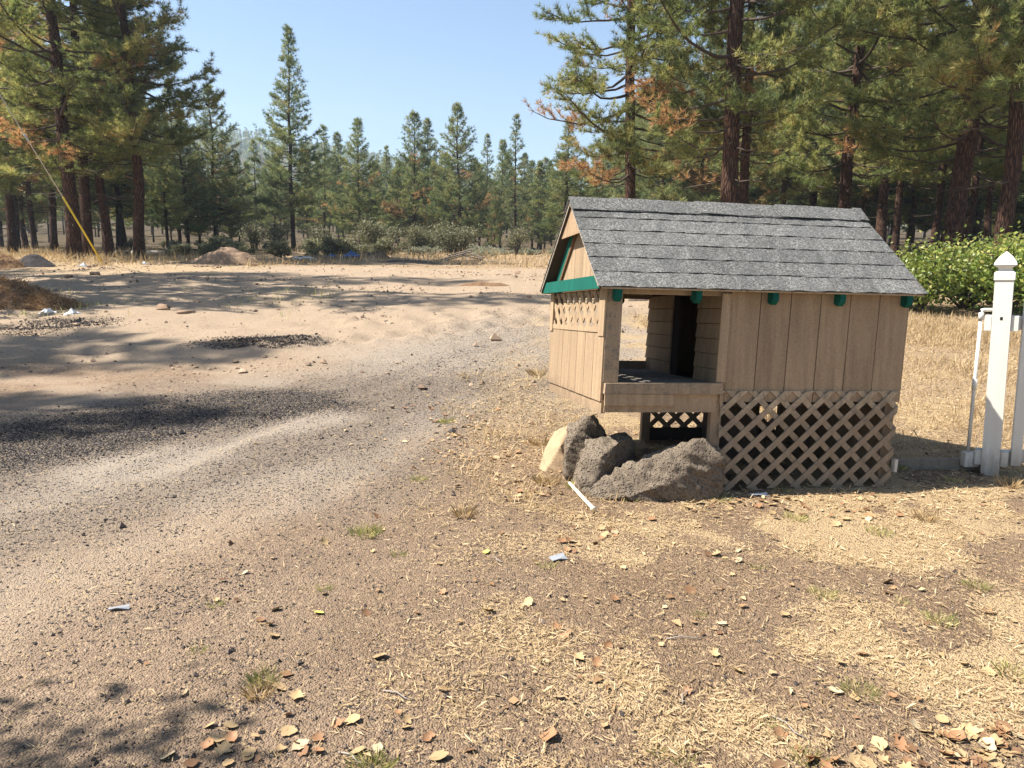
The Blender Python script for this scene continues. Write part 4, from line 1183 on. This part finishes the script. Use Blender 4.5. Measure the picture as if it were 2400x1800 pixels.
# standing dry grass further away and behind the playhouse
def grass_field(n, xr_, yr_, h_, mat, name, label, mask=None, wid=.006):
    global tri_total
    x = frg.uniform(*xr_, n); y = frg.uniform(*yr_, n)
    if mask is not None:
        m_ = mask(x, y); x, y = x[m_], y[m_]
    n = len(x)
    me = straw(x, y, frg.uniform(.5, 1.2, n)*h_*(.4+1.2*fbm(x*.9, y*.9, 83)), wid*(.6+.045*y), mat, name, np.clip(frg.beta(2.2, 2.0, n), 0, 1), .9, .03)
    tri_total += 2*n
    return tag(ob(name, me), label, 'grass', kind='stuff')
grass_field(52000, (2.3, 9), (5.9, 15.5), .15, m_grass, 'standing_dry_grass', 'short standing dry grass in the yard behind the playhouse', lambda x, y: (frg.random(len(x)) < .25+.75*sst(.4, .6, fbm(x*.8, y*.8, 91))) & (x < .9*y))
grass_field(48000, (-34, 20), (26, 52), .45, m_grass, 'meadow_grass', 'tall dry grass along the far edge of the clearing', lambda x, y: frg.random(len(x)) < sst(.42, .6, fbm(x*.25, y*.25, 95))*sst(27, 34, y+3*np.sin(x*.4)+4*(x < -8)), .010)
grass_field(5500, (-.7, .75), (4.4, 9.5), .10, m_grass, 'porch_side_grass', 'dry grass and leaf crumbs beside the porch end', lambda x, y: (frg.random(len(x)) < .7*sst(.4, .58, fbm(x*1.6, y*1.6, 97))))
grass_field(2600, (-13.0, -4.0), (13.5, 18.5), .16, m_weed, 'track_weeds', 'sparse weeds between the wheel tracks', lambda x, y: frg.random(len(x)) < sst(.5, .62, fbm(x*.6, y*.9, 99)), .008)

# leaf shapes
def leaf_mesh(seed, kind):
    rg = np.random.default_rng(seed)
    m_ = 9
    t = np.linspace(0, 1, m_)
    prof = np.sin(math.pi*t**.8)*(.42+.05*rg.normal(size=m_))
    if kind == 1: prof *= 1+.32*np.cos(t*19+rg.uniform(0, 3))
    prof[0] = .03; prof[-1] = .0
    curl = rg.uniform(.15, .55); roll = rg.uniform(-.5, .7)
    V = []; F = []
    for i in range(m_):
        y_ = t[i]-.5; z_ = curl*(y_**2)*1.2
        for s in (-1, 0, 1):
            w = prof[i]*s; V.append((w, y_+.04*rg.normal()*abs(s), z_+abs(w)*curl*.9+roll*w*.25*math.sin(t[i]*3)))
    for i in range(m_-1):
        for j in range(2): a = i*3+j; F.append((a, a+1, a+4, a+3))
    V += [(0.012, -.5, .3*curl), (-.012, -.5, .3*curl), (.0, -.72, .3*curl+.05)]; n0 = m_*3; F.append((n0, n0+1, n0+2))
    return V, F
LM = []
for i in range(5):
    for j in range(3):
        V, F = leaf_mesh(100+i*7+j, j % 2); LM.append((i, mesh_faces('leaf', V, F, m_leaf[i], True)))
LW = [0, 0, 0, 1, 1, 2, 4, 4, 1, 0]
LABEL = ['curled tan fallen leaf on the dry ground', 'reddish brown fallen leaf on the dry ground', 'pale bleached fallen leaf on the dry ground', 'bright yellow fallen leaf on the bare ground', 'dark brown shrivelled fallen leaf on the ground']
def gpt(X, Y):
    """ground point under picture position (X, Y) of the 2212 px view"""
    d = _fw+_rt*(X-1106)/1661-_up*(Y-829)/1661
    t = -CAM_H/d[2]; return d[0]*t, d[1]*t
lrg = random.Random(31)
nleaf = 0
def leaf(x, y, kind=None, size=None, where='on the open bare yard'):
    global nleaf
    kd = lrg.choice(LW) if kind is None else kind
    me = lrg.choice([m_ for i, m_ in LM if i == kd])
    s = size*.85 if size else lrg.uniform(.026, .066)
    o = ob('leaf', me, None, (x, y, tz(x, y)+.006), (lrg.gauss(0, .25), lrg.gauss(0, .25), lrg.uniform(0, 6.28)), s)
    cn = ('curled tan', 'reddish brown', 'pale bleached', 'bright yellow', 'dark shrivelled')[kd]
    tag(o, cn+' fallen leaf '+where, 'leaf', cn+' leaves '+where)
    nleaf += 1
for X, Y, sx, sy, n_, wh in ((2120, 1600, 120, 60, 50, 'in the thick drift near the shaded corner'), (1880, 1640, 140, 30, 18, 'in the thick drift near the shaded corner'), (720, 1590, 300, 60, 22, 'around the dark weed tuft'), (560, 1630, 80, 20, 8, 'around the dark weed tuft'),
                         (1640, 1085, 90, 22, 24, 'along the foot of the front lattice'), (1850, 1110, 120, 25, 16, 'along the foot of the front lattice'), (1290, 1140, 60, 30, 14, 'by the cream plastic stake'), (1130, 1060, 60, 20, 16, 'beside the lava rocks'),
                         (980, 930, 90, 35, 26, 'between the track and the porch end'), (880, 880, 40, 15, 8, 'between the track and the porch end'), (1090, 985, 60, 20, 10, 'between the track and the porch end'), (1230, 1175, 30, 12, 5, 'by the grey shingle scrap'), (1560, 1200, 40, 15, 6, 'in front of the wedge rock')):
    for i in range(n_):
        gx_, gy_ = gpt(X+lrg.gauss(0, sx*.6), Y+lrg.gauss(0, sy*.6))
        if gy_ > 1.5: leaf(gx_, gy_, where=wh)
for i in range(58):
    gx_, gy_ = gpt(lrg.uniform(420, 2200), lrg.uniform(1080, 1640)); leaf(gx_, gy_)
for X, Y, kd, s_ in ((1050, 1193, 3, .06), (690, 1322, 3, .06), (595, 1315, 2, .06), (640, 1508, 0, .075), (470, 1738*.92, 0, .08), (1190, 1590, 1, .085), (2085, 1195*1.2, 0, .06), (760, 1555, 0, .07), (1240, 1190, 4, .05)):
    gx_, gy_ = gpt(X, Y); leaf(gx_, gy_, kd, s_)
# smaller leaf crumbs as one mass
x1, y1 = vis_pts(15000, 2, 10, 1.2)
w_ = .006+.75*np.exp(-((x1+.25-.03*y1)/.75)**2)*sst(4.8, 6.0, y1)*sst(10.5, 8, y1)+.55*np.exp(-((y1-4.75-.12*x1)/.30)**2)*sst(.5, 1.2, x1)+.055*sst(-.5, .5, x1)
kp = frg.random(len(x1)) < w_; x1, y1 = x1[kp], y1[kp]
n_ = len(x1); z1 = terrain(x1, y1)+.006; a = frg.uniform(0, 6.28, n_); s_ = frg.uniform(.012, .046, n_)
cs = np.stack([np.cos(a), np.sin(a)], -1)
q = np.array([[0, -.5, 0], [.42, -.05, .22], [0, .5, .08], [-.4, .0, .2]])+frg.normal(0, .13, (n_, 4, 3))
V = np.stack([q[:, :, 0]*cs[:, :1]-q[:, :, 1]*cs[:, 1:], q[:, :, 0]*cs[:, 1:]+q[:, :, 1]*cs[:, :1], np.abs(q[:, :, 2])], -1)*s_[:, None, None]+np.stack([x1, y1, z1], -1)[:, None]
T = (np.array([[0, 1, 2], [0, 2, 3]])[None]+np.arange(n_)[:, None, None]*4).reshape(-1, 3)
k = NB('leaf_crumbs'); k.col(k.ramp(k.attr('tint'), [(0, (.11, .06, .032)), (.35, (.25, .14, .07)), (.7, (.40, .265, .135)), (1, (.50, .37, .21))])); m_crumb = k.m
tag(ob('leaf_crumbs', mesh_tris('leaf_crumbs', V.reshape(-1, 3), T, m_crumb, np.repeat(frg.random(n_), 4))), 'crumbled dry leaves drifted around the playhouse', 'leaf litter', kind='stuff')

# weed clumps
def clump_mesh(seed, n, h_, r, mat):
    rg = np.random.default_rng(seed)
    a = rg.uniform(0, 6.28, n); rr = r*rg.random(n)**.7; p = np.stack([np.cos(a)*rr, np.sin(a)*rr, np.zeros(n)-.01], -1)
    d = unit(np.stack([np.cos(a)*rg.uniform(.1, .9, n), np.sin(a)*rg.uniform(.1, .9, n), np.ones(n)], -1)+rg.normal(0, .15, (n, 3)))
    L = h_*rg.uniform(.4, 1.1, (n, 1)); w = unit(np.cross(d, rg.normal(size=(n, 3))))*.0018*(h_/.08)**.5
    V = np.stack([p-w, p+w, p+d*L*.6+w*.8, p+d*L*np.array([1.25, 1.25, .93])], 1).reshape(-1, 3)
    T = (np.array([[0, 1, 2], [0, 2, 3]])[None]+np.arange(n)[:, None, None]*4).reshape(-1, 3)
    return mesh_tris('grass_clump', V, T, mat, np.repeat(np.clip(rg.normal(.5, .25, n), 0, 1), 4))
CM = [clump_mesh(200, 110, .055, .06, m_weed), clump_mesh(201, 190, .075, .09, m_weed), clump_mesh(202, 120, .10, .07, m_grass), clump_mesh(203, 40, .05, .03, m_weed)]
for X, Y, m_, s_ in ((790, 1152, 1, .9), (570, 1470, 1, .65), (560, 1500, 2, .6), (800, 1655, 1, .7), (1005, 1110, 2, .9), (905, 1035, 0, .9), (965, 910, 1, .8), (860, 1197, 3, 1.1), (465, 1305, 3, 1),
                   (1480, 1640, 3, 1), (1860, 1490, 0, 1.0), (1780, 1285, 0, .9), (1720, 1120, 0, 1.0), (1900, 1150, 0, 1.0), (2030, 1340, 0, 1), (2110, 1265, 0, .9), (1330, 1055, 1, .8), (1360, 1075, 0, 1), (1560, 1080, 0, .9), (1930, 1010, 1, 1.0), (2010, 1000, 0, 1.1), (1180, 1040, 2, 1.0), (1165, 960, 2, .9), (1160, 815, 2, 1.3), (1200, 1000, 2, .8), (700, 1270, 3, 1), (1640, 1225, 3, 1), (2060, 1040, 0, .9), (2180, 1050, 2, 1), (1250, 1050, 1, .8), (1180, 1225, 3, 1.2), (1690, 1060, 0, .8), (430, 1410, 3, .9), (1660, 1560, 3, 1), (1750, 1640, 0, .8), (2190, 1450, 0, 1), (1420, 1620, 3, .8), (2000, 1120, 2, .8), (1510, 1330, 3, .9), (1950, 1300, 3, .9)):
    gx_, gy_ = gpt(X, Y)
    o = ob('grass_clump', CM[m_], None, (gx_, gy_, tz(gx_, gy_)), (0, 0, lrg.uniform(0, 6.28)), s_)
    tag(o, 'small green weed tuft on the dry yard' if m_ != 2 else 'small straw-yellow grass tuft on the dry yard', 'grass tuft', 'green weed tufts' if m_ != 2 else 'straw-yellow grass tufts')

# small scraps
def scrap(name, X, Y, size, rz, mat, label, cat, tilt=.1, th=.004):
    gx_, gy_ = gpt(X, Y)
    bm = bmesh.new(); w, l = size
    out = [(-w/2, -l/2), (-w*.1, -l*.46), (w/2, -l*.42), (w*.46, l*.1), (w*.5, l/2), (-w*.35, l*.47), (-w*.5, l*.05)]
    b_ = [bm.verts.new((p[0], p[1], .006*math.sin(i*2.1))) for i, p in enumerate(out)]; f = bm.faces.new(b_)
    r = bmesh.ops.extrude_face_region(bm, geom=[f]); bmesh.ops.translate(bm, verts=[v for v in r['geom'] if isinstance(v, bmesh.types.BMVert)], vec=(0, 0, th))
    bmesh.ops.recalc_face_normals(bm, faces=bm.faces)
    me = bpy.data.meshes.new(name); bm.to_mesh(me); bm.free(); me.materials.append(mat)
    o = ob(name, me, None, (gx_, gy_, tz(gx_, gy_)+.008), (tilt, .06, rz)); return tag(o, label, cat)
scrap('shingle_scrap', 1205, 1207, (.10, .06), .5, m_grey, 'grey torn shingle scrap lying on the bare yard', 'scrap')
scrap('shingle_scrap', 258, 1316, (.085, .028), .3, m_grey, 'narrow dark grey shingle scrap on the gravelly dirt', 'scrap')
scrap('paper_scrap', 1640, 1070, (.13, .05), .1, m_whiteplastic, 'flat whitish scrap among leaves at the foot of the lattice', 'scrap', .02)
gx0, gy0 = gpt(1230, 1052); gx1, gy1 = gpt(1280, 1104)
V, T = tube([(gx0, gy0, .03), ((gx0+gx1)/2, (gy0+gy1)/2, .024), (gx1, gy1, .022), (gx1+.003, gy1-.02, .022)], [.011, .012, .013, .021], 8)
tag(ob('plastic_stake', mesh_tris('plastic_stake', V, T, m_cream, None, True)), 'cream plastic stake lying in front of the lava rocks', 'stake')
for X, Y, L, rz in ((1480, 1380, .16, .05), (1075, 1210, .09, 2.2), (860, 1500, .14, -.5), (1700, 1570, .15, -1.1), (760, 1690*.97, .12, -.6), (1480, 1500, .10, 1.2)):
    gx_, gy_ = gpt(X, Y)
    V, T = tube([(-L/2, 0, .006), (-L*.1, .01, .012), (L*.25, -.004, .010), (L/2, .012, .007)], [.0032, .003, .0026, .0015], 5)
    tag(ob('twig', mesh_tris('twig', V, T, m_deadwood, None, True), None, (gx_, gy_, tz(gx_, gy_)), (0, 0, rz)), 'thin bleached twig lying on the yard', 'twig', 'bleached twigs')

# mounds and rubbish across the clearing
def mound(name, X, d, w, l, h_, mat, label, seed, cat='mound', rough=1.0, nstraw=0):
    x, y, z = at(X, d); n = 46
    u = np.linspace(-1, 1, n); a, b = np.meshgrid(u, u)
    r = np.hypot(a, b); hgt = np.clip(1-r**1.7, 0, 1)*(.65+.7*fbm(a*1.6+seed, b*1.6, seed))+rough*.22*(fbm(a*6+seed, b*6, seed+4)-.5)*(r < .97)*(1-r**4)
    X_ = a*w/2; Y_ = b*l/2
    Z_ = hgt*h_-.06+terrain(x+X_, y+Y_)-z-.12*(r > .97)
    V = np.stack([X_, Y_, Z_], -1).reshape(-1, 3); i0 = (np.arange(n-1)[:, None]*n+np.arange(n-1)[None, :])
    T = np.concatenate([np.stack([i0, i0+1, i0+n+1], -1).reshape(-1, 3), np.stack([i0, i0+n+1, i0+n], -1).reshape(-1, 3)])
    keep_ = (r.reshape(-1)[T] < 1.0).all(1)
    o = ob(name, mesh_tris(name, V, T[keep_], mat, None, True), None, (x, y, z))
    if nstraw:
        ok_ = np.where((r < .98).ravel())[0]; p = V[frg.choice(ok_, nstraw)]+frg.normal(0, .04, (nstraw, 3))*np.array([1, 1, .2]); dd = unit(frg.normal(size=(nstraw, 3))*np.array([1, 1, .55])+np.array([0, 0, .15])); ww = unit(np.cross(dd, frg.normal(size=(nstraw, 3))))*.006
        L_ = frg.uniform(.06, .22, (nstraw, 1)); Vs = np.stack([p-ww, p+ww, p+dd*L_], 1).reshape(-1, 3)
        st = ob('needle_litter', mesh_tris('needle_litter', Vs, np.arange(len(Vs)).reshape(-1, 3), m_litter, np.repeat(frg.beta(1.5, 1.8, nstraw), 3)), o); st['kind'] = 'stuff'
    return tag(o, label, cat)
m_litter = foliage_mat('brown_needle_litter', [(0, (.10, .055, .03)), (.5, (.26, .15, .07)), (1, (.46, .32, .17))], .2)
mound('dirt_mound', -10, 15.2, 3.3, 1.9, .50, m_mound, 'brown mound of soil and pine needles beside the track', 1, rough=1.8, nstraw=9000)
mound('dirt_mound', 95, 15.0, 1.5, 1.0, .30, m_mound, 'lower heap of rusty soil at the toe of the brown mound', 2, rough=1.8, nstraw=3500)
mound('soil_heap', 490, 31, 3.0, 1.6, .75, m_rubble, 'heap of loose tan soil at the far edge of the clearing', 3, rough=1.6)
mound('debris_heap', 690, 37, 4.5, 1.4, .28, m_rubble_dark, 'low strip of dark rubbish before the bushes', 6, rough=2.2)
mound('debris_heap', 800, 38, 2.2, 1.2, .45, m_rubble_dark, 'dark rubbish heap beside the blue plastic', 7, rough=2)
mound('debris_heap', 875, 34, 3.4, 1.2, .18, m_rubble_dark, 'thin scatter of dark rubbish on the sand', 8, rough=2.5)
mound('debris_heap', 1045, 21, 1.7, .8, .14, m_mound, 'small pile of brown litter on the open sand', 9, rough=2)
mound('debris_heap', 1378, 18, .7, .5, .18, m_rubble_dark, 'small dark clod pile seen through the porch', 10, rough=2)
mound('soil_heap', 70, 26, 1.6, 1.2, .5, m_cinder, 'dark lumpy heap near the foot of the left grove', 12)
mound('soil_heap', -5, 25.5, 2.0, 1.2, .6, m_mound, 'brown lumpy heap under the left grove', 13, rough=2, nstraw=1500)
for X, d, s_, sd in ((352, 14.6, .34, 1), (395, 14.2, .28, 2), (205, 23, .35, 3), (548, 28.5, .35, 4), (425, 28.0, .3, 5), (470, 27.6, .25, 6), (445, 28.3, .22, 7), (1190, 24, .3, 8), (1160, 31, .3, 9), (990, 33, .25, 10), (1115, 26, .2, 11), (150, 21.5, .3, 12)):
    x, y, z = at(X, d); r2 = random.Random(sd)
    pts = [(r2.uniform(-1, 1)*s_*.6, r2.uniform(-.7, .7)*s_*.6, r2.uniform(-.1, .55)*s_*.6) for _ in range(14)]
    o = boulder('stone', pts, m_rubble, (x, y, z), 'flat sandy stone on the dirt clearing', 50+sd, 3, .01); o['category'] = 'stone'; o['group'] = 'stones scattered over the clearing'
def sheet(name, X, d, w, l, h_, mat, label, cat, seed):
    x, y, z = at(X, d); n = 14; u = np.linspace(-1, 1, n); a, b = np.meshgrid(u, u)
    Z_ = h_*fbm(a*1.7+seed, b*1.7, seed)*(1.1-.8*np.hypot(a, b)/1.41)+.02
    V = np.stack([a*w/2*(1+.2*np.sin(b*3+seed)), b*l/2, Z_], -1).reshape(-1, 3); V2 = V-np.array([0, 0, .01])
    i0 = (np.arange(n-1)[:, None]*n+np.arange(n-1)[None, :])
    T = np.concatenate([np.stack([i0, i0+1, i0+n+1], -1).reshape(-1, 3), np.stack([i0, i0+n+1, i0+n], -1).reshape(-1, 3)])
    T = np.concatenate([T, T[:, ::-1]+n*n])
    o = ob(name, mesh_tris(name, np.concatenate([V, V2]), T, mat), None, (x, y, z+.05)); return tag(o, label, cat)
sheet('plastic_sheet', 757, 36.3, .75, .5, .5, m_blue, 'crumpled blue plastic sheet among the rubbish', 'plastic sheet', 1)
sheet('plastic_sheet', 715, 37, .4, .3, .4, m_blue, 'small scrap of blue plastic beside the dark rubbish', 'plastic sheet', 2)
for X, d, w in ((640, 34.5, .4), (662, 34.3, .55), (676, 34.8, .3), (180, 25, .2), (155, 13.2, .13), (100, 13.3, .14), (311, 27.5, .2)):
    sheet('rubbish_scrap', X, d, w, .3, .2, m_whiteplastic, 'white rubbish scrap lying on the dirt clearing', 'rubbish', int(X)); bpy.context.scene.collection.objects[-1]['group'] = 'white scraps on the clearing'
for i, (X, d, L, rz, zz_) in enumerate(((975, 38.5, 1.5, .45, .10), (982, 38.3, 1.7, .5, .24), (990, 38.8, 1.3, .35, .38), (1018, 38.2, 1.2, -.6, .12), (1028, 38.0, 1.0, -.9, .22))):
    x, y, z = at(X, d); o = boxo('plank', -L/2, L/2, -.09, .09, -.03, .03, m_planks, None, .004); o.location = (x, y, z+zz_); o.rotation_euler = (0, R_(-14 if i < 3 else 10), rz)
    tag(o, 'grey scrap plank heaped in front of the olive bush', 'plank', 'scrap planks by the bushes')
# fallen log at the edge of the grove
x, y, z = at(335, 40); V, T = tube([(-1.2, 0, .12), (0, .1, .16), (1.3, .25, .14)], [.16, .14, .1], 8)
tag(ob('fallen_log', mesh_tris('fallen_log', V, T, m_deadwood, None, True), None, (x, y, z)), 'bleached fallen log at the foot of the left grove', 'log')

# guy wire with yellow guard
ax, ay, az_ = at(226, 29.0)
_d = _fw+_rt*(0-1106)/1661-_up*(205-829)/1661
_t = 23.5/_d[1]; wire_top = Vector((_d[0]*_t, _d[1]*_t, CAM_H+_d[2]*_t))
gw_ = empty('guy_wire', (ax, ay, az_-.02))
tag(gw_, 'steel guy wire with yellow plastic guard anchored in the dry grass', 'guy wire')
d_ = (wire_top-Vector((ax, ay, az_-.02)))*.46
V, T = tube([(0, 0, -.1), tuple(d_)], .032, 8); ob('guard', mesh_tris('guard', V, T, m_yellow, None, True), gw_)
V, T = tube([tuple(d_*.98), tuple(d_*3.2)], .017, 6); ob('cable', mesh_tris('cable', V, T, m_steel, None, True), gw_)
V, T = tube([tuple(d_*1.68), tuple(d_*1.76)], .035, 6); ob('insulator', mesh_tris('insulator', V, T, m_steel, None, True), gw_)

# ------------------------------------------------------------------ haze
k = bpy.data.materials.new('haze'); k.use_nodes = True
t = k.node_tree; t.nodes.remove(t.nodes['Principled BSDF'])
pv = t.nodes.new('ShaderNodeVolumePrincipled')
pv.inputs['Color'].default_value = (.74, .87, 1.0, 1)
pv.inputs['Density'].default_value = .0005
pv.inputs['Anisotropy'].default_value = .25
t.links.new(pv.outputs[0], t.nodes['Material Output'].inputs['Volume'])
V = box_v(-830, 830, -45, 910, -2, 150)
hz_ = ob('haze', mesh_faces('haze', V, BOXF, k)); tag(hz_, kind='stuff')
hz_['label'] = 'thin smoky haze hanging in the air'; hz_['category'] = 'haze'
print('TRIS about', tri_total, 'leaves', nleaf)
